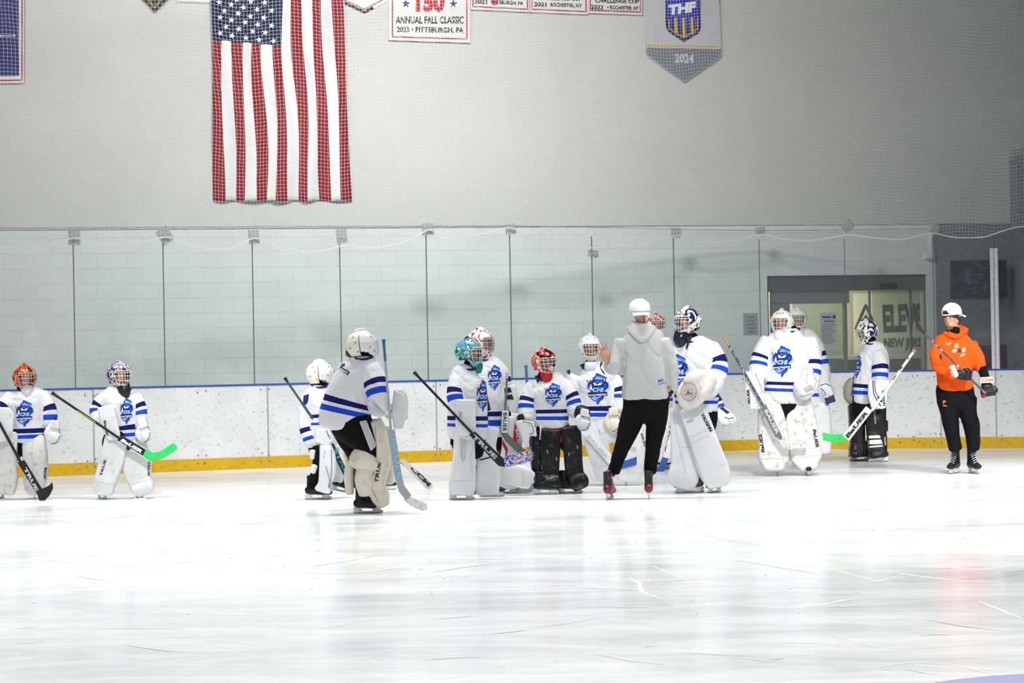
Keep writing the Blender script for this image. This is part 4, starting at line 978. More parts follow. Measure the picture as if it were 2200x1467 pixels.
# ---- the team crest printed on the chest
CR = {}
def crest_cells():
    if CR: return CR['c']
    W, H = 60, 84
    def inside(x, y, poly):
        c = False; n = len(poly); j = n - 1
        for i in range(n):
            xi, yi = poly[i]; xj, yj = poly[j]
            if (yi > y) != (yj > y) and x < (xj - xi) * (y - yi) / (yj - yi) + xi: c = not c
            j = i
        return c
    # 0 navy 1 royal 2 azure 3 light 4 white 5 violet ; coordinates as read from the crest (240..940, 120..1070)
    L = [(0, [(540, 125), (580, 130), (825, 245), (815, 370), (870, 420), (885, 520), (830, 640), (850, 720), (845, 815), (760, 800), (745, 880), (700, 930), (650, 960), (620, 1030), (585, 1068), (545, 1058), (560, 985), (470, 965), (380, 900), (365, 840), (320, 850), (300, 740), (330, 700), (290, 560), (300, 440), (350, 400), (365, 290), (385, 370), (440, 330), (440, 270), (510, 210)]),
         (1, [(555, 150), (580, 155), (800, 255), (795, 380), (700, 420), (480, 420), (455, 290), (530, 220)]),
         (2, [(540, 215), (640, 215), (790, 280), (780, 340), (600, 300), (470, 320)]), (3, [(560, 260), (580, 220), (600, 262), (680, 285), (700, 330), (560, 310), (500, 320), (520, 280)]), (3, [(745, 290), (795, 285), (790, 360), (760, 370)]),
         (0, [(660, 280), (680, 380), (640, 380)]), (0, [(740, 290), (765, 390), (715, 390)]), (0, [(485, 280), (505, 380), (460, 390)]),
         (3, [(245, 590), (262, 470), (300, 560), (345, 620), (405, 705), (320, 690), (262, 650)]), (4, [(250, 610), (300, 640), (380, 700), (300, 690)]),
         (3, [(935, 560), (900, 450), (870, 400), (890, 500), (850, 560), (760, 670), (860, 655), (925, 610)]), (4, [(930, 610), (860, 640), (765, 672), (850, 690)]), (2, [(870, 520), (905, 540), (860, 590), (800, 620)]),
         (1, [(300, 470), (350, 450), (350, 600), (310, 620)]), (5, [(250, 330), (290, 330), (350, 420), (330, 460)]),
         (4, [(390, 440), (425, 600), (425, 640), (345, 615), (360, 540)]), (2, [(440, 420), (470, 380), (700, 380), (730, 430), (600, 520)]),
         (4, [(450, 425), (520, 420), (565, 480), (620, 420), (690, 425), (670, 480), (600, 505), (560, 500), (480, 500)]), (0, [(500, 490), (660, 490), (680, 530), (470, 530)]),
         (0, [(510, 330), (560, 295), (620, 310), (640, 380), (600, 450), (565, 470), (520, 420), (500, 370)]), (5, [(525, 350), (570, 325), (615, 345), (605, 400), (565, 420), (530, 395)]),
         (1, [(740, 460), (790, 430), (835, 470), (835, 530), (780, 560), (740, 520)]), (1, [(470, 550), (760, 550), (740, 700), (430, 700)]),
         (0, [(300, 735), (845, 715), (848, 800), (560, 800), (320, 850)]),
         (2, [(375, 850), (480, 820), (565, 885), (560, 980), (470, 955), (385, 895)]), (3, [(390, 860), (450, 850), (520, 890), (540, 930), (460, 920)]), (1, [(570, 885), (660, 815), (745, 840), (690, 920), (650, 950), (600, 1045), (560, 1050), (570, 985)]),
         (4, [(475, 805), (565, 862), (655, 800), (680, 800), (568, 885), (455, 812)])]
    cells = []
    for j in range(H):
        for i in range(W):
            x = 235 + 710 * (i + .5) / W; y = 118 + 955 * (j + .5) / H; c = None
            for m_, p in L:
                if inside(x, y, p): c = m_
            if c is not None: cells.append((i, j, c))
    CR['c'] = (W, H, cells); return CR['c']
def crest(P, cx, cy, w_, h_, skew=0.0):
    W, H, cells = crest_cells(); bv = P.bv['jersey']; idx = {}; P2 = []; F = []; mi = []
    def gp(u, v): return (cx + (u - .5) * w_ + skew * (v - .5) * h_, cy + (v - .5) * h_)
    def vid(i, j):
        if (i, j) not in idx:
            idx[(i, j)] = len(P2); P2.append(gp(i / W, j / H))
        return idx[(i, j)]
    for i, j, c in cells: F.append((vid(i, j), vid(i + 1, j), vid(i + 1, j + 1), vid(i, j + 1))); mi.append(c)
    def addtext(s, u0, v0, u1, v1, hh, m_, bold, shear=0.0):
        vs, fs = text_geo(s, bold, shear); a = np.array(gp(u0, v0)); b = np.array(gp(u1, v1)); d = b - a; L_ = np.linalg.norm(d); d /= L_; up = np.array((d[1], -d[0])); o = len(P2)
        P2.extend(tuple(a + d * v[0] * L_ + up * v[1] * hh * h_) for v in vs); F.extend(tuple(i + o for i in f) for f in fs); mi.extend([m_] * len(fs)); return o
    nbase = len(P2)
    addtext('CHI', .27, .605, .73, .605, .145, 3, .05, .2); addtext('GOALTENDING', .115, .735, .835, .70, .055, 4, .05)
    Q = conform(P2[:nbase], bv, .004) + conform(P2[nbase:], bv, .007)
    keep = [(f, m_) for f, m_ in zip(F, mi) if all(Q[i] is not None for i in f)]
    if not keep: return
    used = sorted({i for f, _ in keep for i in f}); mp = {i: k for k, i in enumerate(used)}
    rawmesh('crest', [Q[i] for i in used], [tuple(mp[i] for i in f) for f, _ in keep], P.jer, (M_navy, M_royal, M_azure, M_lightblue, M_wink, M_violet), False, [m_ for _, m_ in keep])
M_base = mat('base_layer', (0.02, 0.02, 0.025), 0.8)
M_bootblack = mat('boot_black', (0.012, 0.012, 0.014), 0.4, spec=0.3)

# ================================================================== THE PEOPLE
def abody(p, head, yaw, torso, arms, legs, k=.95, m=None, dep=0.0, eyes=True):
    T_ = torso; nk = (T_[-1][0], T_[-1][1], T_[-1][2]); ch = T_[-4][:3]; hp = T_[0][:3]
    return p.body((head[0], head[1], dep), nk, ch, hp, arms, legs, k, m, yaw, eyes=eyes)
ORANGE = (0.75, 0.10, 0.01); REDP = (0.55, 0.02, 0.01); BLK = (0.01, 0.01, 0.012); WHT = (0.82, 0.82, 0.84); GRN = (0.0, 0.22, 0.12); NVY = (0.01, 0.012, 0.06); LIL = (0.45, 0.42, 0.55); SKY = (0.15, 0.35, 0.65); GLD = (0.6, 0.4, 0.02)
M_tapegreen = mat('green_tape', (0.03, 0.62, 0.13), 0.6, scuff=(0.02, 0.30, 0.08), sscale=25, samt=.25)
M_tapeblue = mat('blue_tape', (0.03, 0.10, 0.38), 0.7); M_tapewhite = mat('white_tape', (0.78, 0.77, 0.72), 0.7, scuff=(.5, .5, .48), sscale=20, samt=.3)
M_shaftblack = mat('stick_black', (0.015, 0.015, 0.018), 0.35); M_silver = mat('stick_silver', (0.40, 0.42, 0.46), 0.35); M_teal = mat('teal_print', (0.0, 0.38, 0.40), .5)
M_stickgrey = mat('stick_grey', (0.13, 0.14, 0.16), .4); M_stickwhite = mat('stick_white', (0.78, 0.78, 0.80), .4); M_wood = mat('tan_tape', (0.50, 0.32, 0.12), .7)
M_flagtape = paint('starred_tape', [(.6, .04, .05), WHT, (.04, .06, .40), WHT, (.04, .06, .4)], 45.0, .6, 3.0, .3)

# ---------- far left: orange and black mask
p = Person((50, 1073), 'person in goalie gear with an orange and black mask, leftmost of all')
T_ = [(62, 945, 0, 35, 26), (61, 915, 0, 36, 28), (60, 890, 0, 38, 30), (60, 865, 0, 40, 30), (60, 848, 0, 37, 27), (58, 838, 0, 23, 20), (56, 829, 0, 14, 14)]
p.jersey(T_, [[(24, 850, 0, 15), (2, 878, .1, 15), (-14, 905, .15, 14)], [(90, 848, 0, 16), (106, 878, .03, 16), (108, 912, .05, 15)]], (.03, .105, .14, .225), (.42, .57, .70, .86))
abody(p, (53, 811), 25, T_, [[(22, 850, 0), (0, 880, .1), (-10, 905, .15)], [(90, 850, 0), (106, 880, .03), (108, 915, .05)]], [[(40, 965, 0), (22, 1000, 0), (8, 1055, 0)], [(72, 965, 0), (78, 1000, 0), (74, 1058, 0)]])
p.collar(56, 842, 17); p.mask(53, 811, 25, -4, paint('mask_flames', [BLK, REDP, ORANGE, BLK, (0.7, .25, .1)], 13, .25, 1.0), cage=M_chrome, dang=None)
p.plain('throat_guard', p.loft([(58, 834, .07, 14, 12), (60, 848, .09, 13, 10), (62, 857, .08, 7, 6)], sides=16), M_lgrey, p.masko)
p.emblem(53, 888, 44, 58)
p.plain('pants', p.loft([(58, 935, 0, 33, 24), (54, 960, 0, 27, 20), (48, 975, 0, 14, 14)]), M_black)
a = p.pad([(72, 940, .04, 24, 14), (75, 970, .05, 26, 15), (77, 1010, .04, 26, 15), (74, 1045, .04, 22, 15), (73, 1061, .03, 14, 14)], M_padworn)
lettering('Bauer', (95, 1004), (94, 1030), 6, a, M_ink, bold=.03); stripe([(70, 942), (69, 975), (72, 1000), (69, 1040)], 1, a, M_lgrey, name='seam')
b = p.pad([(18, 930, .06, 24, 14), (12, 965, .08, 25, 15), (12, 1000, .1, 24, 15), (16, 1030, .08, 22, 16), (14, 1056, .04, 18, 14)], M_padworn)
p.skate(0, 1072, 100, .85); p.skate(74, 1070, 80, .85)
g = p.catcher(115, 932, .14, 36, 50, 8, M_pad)
p.blocker([(-22, 874), (20, 875), (31, 890), (27, 925), (12, 947), (-22, 952)], .22, M_pad, (8, 925, 9), M_pad)
st = make_stick(p, 'black goalie stick with black blade held low by the leftmost goalie', ((-8, 896), (44, 992)), [(37, 993), (52, 988), (91, 1052), (84, 1069)], [(80, 1062), (89, 1050), (97, 1047), (106, 1042), (112, 1035), (114, 1049), (106, 1065), (93, 1078), (85, 1077)], (M_shaftblack, M_shaftblack, M_shaftblack), dep=.28, sw=6)
lettering('TRUE', (50, 1006), (77, 1056), 7.5, st['paddle'], M_lgrey, bold=.05)

# ---------- black and silver mask, green blade
p = Person((262, 1072), 'person in goalie gear with a black and silver mask, second from the left')
T_ = [(270, 941, 0, 27, 22), (268, 915, 0, 29, 25), (262, 890, 0, 35, 28), (257, 865, 0, 40, 30), (257, 851, 0, 37, 27), (262, 841, 0, 22, 20), (264, 833, 0, 14, 14)]
p.jersey(T_, [[(224, 855, 0, 16), (207, 880, .03, 15), (214, 908, .1, 15)], [(290, 855, 0, 15), (303, 882, .03, 14), (306, 914, .05, 13)]], (.03, .10, .16, .26), (.26, .40, .50, .64))
abody(p, (256, 805), 30, T_, [[(225, 857, 0), (208, 880, .03), (216, 908, .1)], [(290, 857, 0), (303, 882, .03), (306, 914, .05)]], [[(252, 965, 0), (243, 1000, 0), (226, 1052, 0)], [(280, 965, 0), (294, 1000, 0), (302, 1052, 0)]])
p.collar(262, 845, 17); p.mask(256, 805, 32, -2, paint('mask_silver', [BLK, LIL, WHT, BLK, LIL, NVY], 15, .25, 5.0), cage=M_wire)
p.plain('throat_guard', p.loft([(264, 826, .06, 15, 12), (268, 842, .08, 13, 10), (270, 853, .07, 8, 6)], sides=16), M_shaftblack, p.masko)
p.emblem(272, 883, 32, 58); p.plain('pants', p.loft([(262, 930, 0, 30, 22), (250, 955, 0, 32, 20), (245, 975, 0, 22, 16)]), M_black)
b = p.pad([(290, 948, .0, 22, 14), (296, 985, .0, 28, 15), (295, 1010, .0, 30, 15), (302, 1035, .0, 25, 15), (308, 1048, .04, 24, 18), (312, 1063, .04, 20, 16)], M_pad)
a = p.pad([(250, 940, .06, 24, 14), (243, 980, .06, 26, 15), (232, 1015, .06, 25, 15), (225, 1040, .07, 23, 17), (224, 1063, .05, 20, 15)], M_pad)
lettering('TRUE', (219, 1023), (229, 988), 5.5, a, M_ink, bold=.03); lettering('TRUE', (317, 990), (317, 1022), 5, b, M_ink, bold=.03)
stripe([(205, 1034), (245, 1042)], 1, a, M_lgrey, name='seam'); stripe([(285, 1040), (330, 1025)], 1, b, M_lgrey, name='seam')
p.skate(220, 1073, 60, .82); p.skate(300, 1071, 100, .82)
g = p.catcher(309, 930, .1, 34, 46, -12, M_pad)
bl = p.blocker([(208, 876), (243, 868), (258, 934), (254, 943), (232, 946), (221, 925)], .17, M_pad, (238, 930, 9), M_pad)
lettering('Bauer', (222, 904), (229, 938), 5.5, bl, M_ink, bold=.03)
st = make_stick(p, 'black stick with bright green blade, held by the second goalie from the left', ((112, 844), (256, 941)), [(251, 945), (262, 935), (313, 966), (307, 979)], [(305, 978), (313, 965), (328, 972), (343, 970), (372, 951), (380, 957), (380, 966), (352, 984), (330, 991), (319, 989)], (M_shaftblack, M_shaftblack, M_tapegreen), dep=.24, knob=(M_shaftblack, 14), sw=5.5)
lettering('BaUER', (258, 947), (303, 974), 7.5, st['paddle'], M_wink, bold=.06, shear=.2); stripe([(165, 881), (185, 894), (205, 907)], 1.5, st['shaft'], mat('lime', (.45, .6, .05), .5), name='lime_flash')

# ---------- pair seen from behind: smaller one
p = Person((690, 1073), 'person in goalie gear seen from behind with a cream mask, left of the bent player')
T_ = [(690, 955, 0, 34, 26), (690, 920, 0, 35, 28), (688, 885, 0, 34, 28), (686, 855, 0, 33, 27), (685, 840, 0, 28, 22), (686, 831, 0, 19, 17), (687, 825, 0, 14, 14)]
p.jersey(T_, [[(664, 850, 0, 15), (654, 900, .05, 15), (668, 952, .08, 14)]], (.33, .39, .46, .52), (.66, .76, .85, .93))
abody(p, (687, 803), 120, T_, [[(664, 852, 0), (655, 900, .05), (668, 950, .08)], [(712, 852, 0), (720, 890, -.1), (715, 930, -.1)]], [[(685, 975, 0), (690, 1010, 0), (672, 1050, 0)], [(705, 975, -.2), (720, 1010, -.2), (725, 1040, -.2)]], eyes=False)
p.collar(687, 829, 17, M_royal); p.mask(687, 803, 122, -6, M_white, back=M_creamshell, holes=True)
patch([(652, 850), (664, 846), (662, 862), (657, 870), (651, 868)], p.jer, M_navy, p.bv['jersey'], 'back_print'); 
p.plain('pants', p.loft([(690, 948, 0, 32, 24), (692, 975, 0, 26, 20)]), M_black)
p.plain('calf_strap', p.loft([(682, 960, .05, 12, 16), (683, 985, .05, 11, 15), (680, 1005, .04, 11, 14), (674, 1030, .02, 10, 12), (668, 1045, .02, 9, 12)]), M_black)
p.plain('calf_pad', p.loft([(672, 968, .10, 7, 8), (671, 985, .10, 5, 7)]), M_white); p.plain('calf_pad', p.loft([(676, 1000, .09, 8, 9), (672, 1015, .09, 6, 8)]), M_white)
a = p.pad([(700, 955, .06, 13, 26), (705, 985, .06, 18, 27), (704, 1015, .06, 18, 27), (698, 1038, .05, 14, 24), (694, 1052, .05, 18, 20)], M_padclean)
stripe([(712, 965), (713, 1000), (709, 1048)], 1.2, a, M_ink, name='seam'); stripe([(700, 1000), (708, 1030), (706, 1048)], 1, a, M_ink, name='seam'); lettering('True', (697, 985), (699, 968), 3, a, M_grey)
p.pad([(722, 965, -.25, 14, 22), (728, 1000, -.25, 15, 24), (724, 1032, -.25, 13, 20)], M_padclean)
p.skate(683, 1073, 5, .88, tip=M_bootblack); p.skate(732, 1056, 30, .8, dep=-.30, lift=True, pitch=10)
bl = p.blocker([(682, 919), (706, 922), (716, 946), (702, 959), (676, 949)], .16, M_pad, (694, 935, 9), M_white); lettering('Vaughn', (698, 924), (708, 944), 4, bl, M_ink)
st = make_stick(p, 'teal and black stick held slanting by the small goalie seen from behind', ((612, 812), (712, 957)), [(708, 958), (716, 952), (750, 1020), (744, 1034)], [(744, 1030), (750, 1020), (768, 1036), (782, 1040), (780, 1050), (760, 1048)], (mat('stick_teal', (0.02, 0.09, 0.09), .35), M_shaftblack, M_shaftblack), dep=.10, knob=(M_shaftblack, 10), sw=5)
lettering('STHS', (716, 966), (741, 1016), 7, st['paddle'], M_teal, bold=.05)

# ---------- hidden goalie behind the bent player
p = Person((812, 1052), 'person in goalie gear almost hidden behind the bent player with brown hair')
T_ = [(792, 940, 0, 26, 22), (790, 905, 0, 28, 24), (782, 875, 0, 26, 24), (776, 858, 0, 22, 20), (772, 850, 0, 14, 14), (770, 845, 0, 13, 13)]
p.jersey(T_, [[(758, 866, 0, 12), (752, 890, 0, 12)]], (.10, .20, .30, .40), (.4, .5, .6, .7))
abody(p, (770, 826), 30, T_, [[(758, 866, 0), (752, 880, 0), (756, 895, 0)], [(796, 866, 0), (800, 880, 0), (796, 895, 0)]], [[(780, 960, 0), (785, 1000, 0), (785, 1035, 0)], [(803, 960, 0), (812, 1000, 0), (818, 1035, 0)]], k=.85)
p.mask(770, 824, 30, 0, M_white, k=.9); p.plain('pants', p.loft([(792, 930, 0, 24, 20), (792, 960, 0, 22, 18)]), M_black)
p.pad([(785, 955, .05, 18, 12), (786, 1000, .05, 18, 12), (786, 1038, .05, 17, 12)], M_pad); p.pad([(806, 950, .05, 18, 12), (812, 1000, .05, 18, 12), (816, 1038, .05, 17, 12)], M_pad)
p.skate(828, 1052, 10, .75); p.skate(790, 1052, 60, .75)

# ---------- bent player with brown hair, seen from behind
p = Person((790, 1103), 'person bending in goalie gear, seen from behind with brown hair under the mask')
T_ = [(738, 915, 0, 55, 36), (742, 890, 0, 56, 38), (752, 850, 0, 52, 40), (767, 812, 0, 48, 40), (777, 788, 0, 42, 34), (779, 770, 0, 26, 22), (778, 758, 0, 15, 15)]
p.jersey(T_, [[(797, 790, .08, 24), (808, 825, .14, 25), (816, 862, .18, 22), (826, 886, .17, 16)], [(745, 800, -.1, 20), (790, 850, -.2, 18), (835, 875, -.15, 15)]], (.17, .235, .29, .365), (.30, .42, .50, .62), wr=.009)
abody(p, (777, 741), 112, T_, [[(797, 792, .08), (814, 850, .16), (838, 884, .12)], [(745, 805, -.1), (790, 850, -.2), (838, 880, -.14)]], [[(775, 935, .05), (792, 990, .05), (782, 1062, .03)], [(735, 930, -.1), (760, 990, -.2), (752, 1050, -.2)]], k=1.0, eyes=False)
p.mask(777, 741, 118, -8, M_white, back=M_creamshell, holes=True, k=1.02)
p.solid('hair', [p.ell(757, 752, .0, 12, 12, 9), p.ell(751, 758, .02, 9, 10, 8), p.ell(770, 758, .0, 14, 14, 6)], M_brown, .006, 1, wr=.004, wf=60)
patch([(720, 776), (742, 772), (741, 785), (731, 790), (722, 797), (714, 798)], p.jer, M_navy, p.bv['jersey'], 'back_print'); patch([(726, 790), (729, 786), (752, 799), (747, 806)], p.jer, M_navy, p.bv['jersey'], 'back_print')
lettering('TENDING', (729, 794), (746, 803), 4.5, p.jer, M_wink, bold=.04, bvh=p.bv['jersey'], off=.008); lettering('NJ', (722, 792), (738, 780), 9, p.jer, M_lightblue, bold=.04, bvh=p.bv['jersey'], off=.008)
q = p.solid('pants', [p.loft([(748, 900, 0, 46, 34), (768, 925, .04, 40, 34), (788, 960, .06, 27, 28), (784, 988, .06, 26, 26)]), p.loft([(735, 912, -.08, 28, 26), (752, 945, -.12, 26, 24), (768, 978, -.16, 20, 20)])], M_black, .013, 3, .004)
patch([(774, 905), (785, 903), (808, 958), (798, 968)], q, M_lgrey, name='side_stripe'); stripe([(773, 906), (797, 968)], 1.6, q, M_wink, name='piping'); stripe([(786, 903), (808, 958)], 1.6, q, M_wink, name='piping')
a = p.pad([(808, 905, .02, 13, 30), (820, 940, .02, 16, 32), (824, 975, .02, 17, 32), (819, 1010, .02, 17, 32), (810, 1042, .02, 18, 32), (818, 1068, .02, 20, 30), (826, 1084, .02, 12, 24)], M_cream, ex=4)
lettering('TRUE', (812, 1037), (819, 992), 8, a, M_ink, bold=.03, shear=.15); stripe([(806, 915), (809, 960), (805, 1010), (796, 1045), (812, 1078)], 1.2, a, M_grey, name='seam')
p.pad([(830, 920, -.25, 12, 26), (838, 960, -.25, 14, 28), (834, 1000, -.25, 14, 28), (832, 1035, -.25, 15, 26)], M_cream, ex=4)
p.plain('knee_strap', p.loft([(795, 982, .08, 34, 26), (785, 992, .08, 36, 28), (780, 1002, .07, 33, 26)]), M_cream)
p.plain('calf_pad', p.loft([(785, 1006, .08, 19, 24), (783, 1030, .09, 21, 26), (787, 1058, .07, 17, 22)], ex=3), M_cream)
p.plain('calf_pad', p.loft([(752, 992, .0, 9, 20), (749, 1025, .0, 10, 24), (752, 1060, .0, 8, 18)], ex=3), M_cream)
p.skate(790, 1103, 3, .88, tip=M_tapewhite)
p.solid('elbow_pad', [p.loft([(796, 868, .22, 9, 10), (806, 882, .24, 12, 12), (822, 886, .20, 10, 10)])], M_lgrey, .009, 2)
bl = p.blocker([(846, 836), (866, 846), (873, 885), (866, 922), (846, 922), (840, 880)], .05, M_pad, (838, 884, 15), M_padclean)
p.solid('catching_glove', [p.loft([(858, 838, -.1, 10, 10), (862, 860, -.1, 15, 12), (862, 900, -.1, 14, 12)])], M_padworn, .010)
st = make_stick(p, 'silver stick with blue grip held upright by the bent player', ((824, 730), (840, 925)), [(832, 926), (848, 922), (863, 1020), (868, 1042), (884, 1064), (873, 1076), (857, 1056), (849, 1030)], [(874, 1062), (886, 1069), (905, 1076), (917, 1082), (918, 1094), (908, 1098), (882, 1087), (867, 1074)], (M_silver, M_silver, M_tapewhite), dep=.26, knob=(M_tapeblue, 45), sw=5)
lettering('BAUER', (842, 942), (854, 1032), 9, st['paddle'], M_lightblue, bold=.03); 

# ---------- white and orange mask, standing behind the green one
p = Person((1085, 1060), 'person in goalie gear with white and orange mask, behind the green mask')
T_ = [(1060, 935, 0, 36, 26), (1060, 890, 0, 38, 28), (1058, 845, 0, 37, 29), (1054, 805, 0, 36, 28), (1050, 785, 0, 30, 23), (1044, 772, 0, 18, 17), (1040, 762, 0, 14, 14)]
p.jersey(T_, [[(1078, 795, 0, 14), (1086, 825, .02, 14), (1088, 850, .05, 14)]], (.12, .19, .25, .31), (.30, .50, .62, .82))
abody(p, (1032, 734), 55, T_, [[(1078, 797, 0), (1087, 825, .02), (1082, 860, .05)], [(1035, 800, -.1), (1030, 840, -.1), (1040, 870, 0)]], [[(1080, 960, 0), (1092, 1000, 0), (1086, 1050, 0)], [(1050, 960, -.1), (1055, 1000, -.1), (1060, 1045, -.1)]])
p.mask(1032, 734, 55, -3, paint('mask_white_orange', [ORANGE, WHT, WHT, REDP, WHT], 8, .25, 11.0), cage=M_chrome)
p.emblem(1063, 811, 34, 56); p.plain('pants', p.loft([(1062, 928, 0, 34, 24), (1062, 960, 0, 28, 20)]), M_black)
a = p.pad([(1095, 898, .05, 20, 13), (1100, 940, .05, 22, 14), (1098, 975, .05, 22, 14), (1090, 1005, .05, 22, 14), (1090, 1050, .03, 24, 14)], M_padclean)
patch([(1106, 906), (1112, 925), (1118, 960), (1112, 975), (1102, 945)], a, M_red, name='side_panel'); patch([(1080, 943), (1091, 965), (1088, 985), (1086, 985), (1086, 968), (1079, 955)], a, M_red, name='side_panel'); lettering('BAUER', (1107, 922), (1112, 960), 5, a, M_wink, off=.008)
b = p.plain('leg_pad', p.loft([(1088, 1018, .38, 19, 12), (1108, 1021, .42, 23, 14), (1126, 1026, .46, 23, 14), (1140, 1032, .46, 19, 12)], ex=5, sides=28), M_padclean); stripe([(1116, 1003), (1124, 1024), (1122, 1046)], 1, b, M_lgrey, name='seam')
p.skate(1085, 1060, 5, .85)
bl = p.blocker([(1082, 829), (1107, 826), (1117, 860), (1114, 888), (1096, 886), (1083, 850)], .08, M_pad, (1078, 862, 12), M_padclean); patch([(1083, 834), (1096, 832), (1100, 842), (1084, 845)], bl, M_ink, name='trim'); patch([(1083, 850), (1100, 847), (1104, 858), (1086, 858)], bl, M_ink, name='trim')
st = make_stick(p, 'white stick with grey lower end, held by the white and orange masked goalie', ((1090, 800), (1085, 882)), [(1078, 880), (1094, 882), (1091, 932), (1128, 968), (1118, 977), (1086, 948), (1075, 930)], [(1116, 972), (1126, 964), (1140, 975), (1136, 990), (1124, 990)], (M_stickgrey, M_stickgrey, M_shaftblack), dep=.20, knob=(M_lgrey, 12), sw=5)
patch([(1079, 881), (1093, 883), (1090, 930), (1077, 929)], st['paddle'], M_wink, name='white_panel', off=.003); lettering('BAUER', (1081, 886), (1079, 927), 9, st['paddle'], M_ink, off=.006)

# ---------- green mask
p = Person((1010, 1073), 'person in goalie gear with a green, white and blue mask facing right')
T_ = [(1004, 940, 0, 42, 30), (1005, 900, 0, 44, 32), (1005, 860, 0, 43, 33), (1003, 825, 0, 41, 32), (1003, 805, 0, 35, 27), (1009, 792, 0, 20, 19), (1011, 784, 0, 14, 14)]
p.jersey(T_, [[(984, 815, .06, 18), (978, 845, .10, 19), (982, 872, .14, 17)]], (.145, .20, .25, .31), (.36, .56, .64, .84))
abody(p, (1007, 755), 58, T_, [[(984, 817, .06), (978, 845, .10), (990, 880, .14)], [(1030, 815, -.1), (1040, 850, -.1), (1050, 880, 0)]], [[(995, 965, 0), (995, 1000, 0), (990, 1050, 0)], [(1025, 965, -.1), (1045, 1000, -.1), (1052, 1045, -.1)]])
p.collar(1010, 798, 18, M_ink); p.mask(1007, 755, 58, 0, paint('mask_green', [GRN, GRN, WHT, (0.01, .30, .2), SKY, NVY], 10, .25, 2.0), cage=M_wire, k=1.0)
p.plain('chin_cover', p.loft([(1024, 778, .02, 11, 12), (1027, 790, .02, 11, 11), (1029, 800, .02, 6, 7)], sides=14), mat('chin_green', GRN, .3), p.masko)
p.emblem(1038, 850, 32, 68); p.plain('pants', p.loft([(1005, 932, 0, 38, 28), (1008, 960, 0, 36, 24), (1010, 980, 0, 28, 20)]), M_black)
p.plain('strap', p.loft([(977, 935, .02, 9, 12), (974, 955, .02, 7, 10)]), M_black)
b = p.pad([(1055, 920, -.05, 18, 13), (1046, 960, -.05, 20, 14), (1048, 1000, -.05, 26, 15), (1045, 1035, -.05, 29, 16), (1045, 1060, -.05, 27, 14)], M_padclean); stripe([(1031, 988), (1055, 982)], 3, b, M_ink, name='strap')
a = p.pad([(998, 934, .06, 23, 14), (997, 975, .07, 24, 15), (995, 1015, .07, 27, 15), (993, 1040, .07, 29, 16), (992, 1058, .06, 27, 14)], M_padclean)
patch([(989, 938), (1002, 938), (1000, 985), (994, 995), (989, 980)], a, M_lgrey, name='side_panel'); lettering('vaughn', (997, 985), (1000, 950), 4, a, M_wink, off=.008); stripe([(970, 1032), (1016, 1032)], 1, a, M_lgrey, name='seam'); stripe([(1018, 955), (1010, 985), (1016, 1020)], 1.4, a, M_lgrey, name='seam')
p.skate(992, 1074, 8, .85); p.skate(1056, 1067, 5, .85)
bl = p.blocker([(981, 858), (1021, 858), (1023, 932), (986, 935), (978, 914)], .24, M_padclean, (1003, 925, 9), M_padclean); lettering('GK', (991, 897), (993, 884), 6, bl, M_grey)
st = make_stick(p, 'black stick with red, white and blue patterned blade tape beside the green masked goalie', ((890, 800), (1016, 932)), [(1007, 933), (1021, 927), (1083, 986), (1084, 1003), (1071, 1001)], [(1075, 995), (1084, 981), (1110, 973), (1140, 966), (1146, 974), (1144, 988), (1120, 998), (1084, 1004)], (M_shaftblack, M_shaftblack, M_flagtape), dep=.30, knob=(M_shaftblack, 10), sw=5.5)
lettering('TRUE', (1013, 938), (1063, 987), 9, st['paddle'], M_lgrey, bold=.04)

# ---------- white mask beside the coach
p = Person((1335, 1043), 'person in goalie gear with an all white mask, left of the coach in grey')
T_ = [(1285, 898, 0, 40, 28), (1285, 870, 0, 42, 30), (1283, 840, 0, 45, 32), (1279, 815, 0, 48, 31), (1275, 800, 0, 43, 26), (1269, 789, 0, 24, 19), (1267, 780, 0, 14, 14)]
p.jersey(T_, [[(1234, 812, 0, 20), (1222, 845, .04, 19), (1236, 878, .08, 17)], [(1318, 815, 0, 18), (1330, 845, .04, 18), (1328, 880, .08, 16)]], (.03, .105, .14, .22), (.32, .46, .54, .66))
abody(p, (1267, 746), 10, T_, [[(1236, 815, 0), (1224, 845, .04), (1240, 880, .08)], [(1318, 817, 0), (1330, 845, .04), (1326, 885, .08)]], [[(1278, 925, 0), (1290, 970, 0), (1300, 1020, 0)], [(1320, 925, 0), (1345, 970, 0), (1348, 1020, 0)]], m=M_skin2)
p.collar(1268, 792, 18); p.mask(1267, 746, 8, 0, M_white, dang=M_white); p.tube('neck_strap', [(1293, 778, .08), (1290, 790, .1), (1296, 800, .12), (1300, 806, .12)], 2.6, M_ink)
p.emblem(1285, 835, 54, 68); p.plain('pants', p.loft([(1288, 890, 0, 40, 26), (1296, 925, 0, 40, 26), (1302, 950, 0, 30, 20)]), M_pad)
a = p.pad([(1278, 900, .05, 25, 14), (1280, 940, .05, 26, 15), (1288, 975, .05, 24, 15), (1298, 1010, .05, 22, 15), (1302, 1033, .04, 20, 14)], M_pad)
b = p.pad([(1345, 895, .05, 26, 14), (1358, 940, .05, 27, 15), (1360, 975, .05, 27, 15), (1352, 1010, .06, 30, 16), (1350, 1034, .04, 24, 14)], M_pad)
lettering('BAUER', (1376, 932), (1384, 960), 5, b, M_ink); stripe([(1282, 905), (1290, 935)], 1.2, a, M_grey, name='seam'); lettering('(3)', (1356, 972), (1366, 972), 12, b, M_grey)
p.skate(1345, 1043, 95, .85); p.skate(1300, 1042, 95, .85)
p.catcher(1318, 905, .16, 36, 50, 0, M_cream)
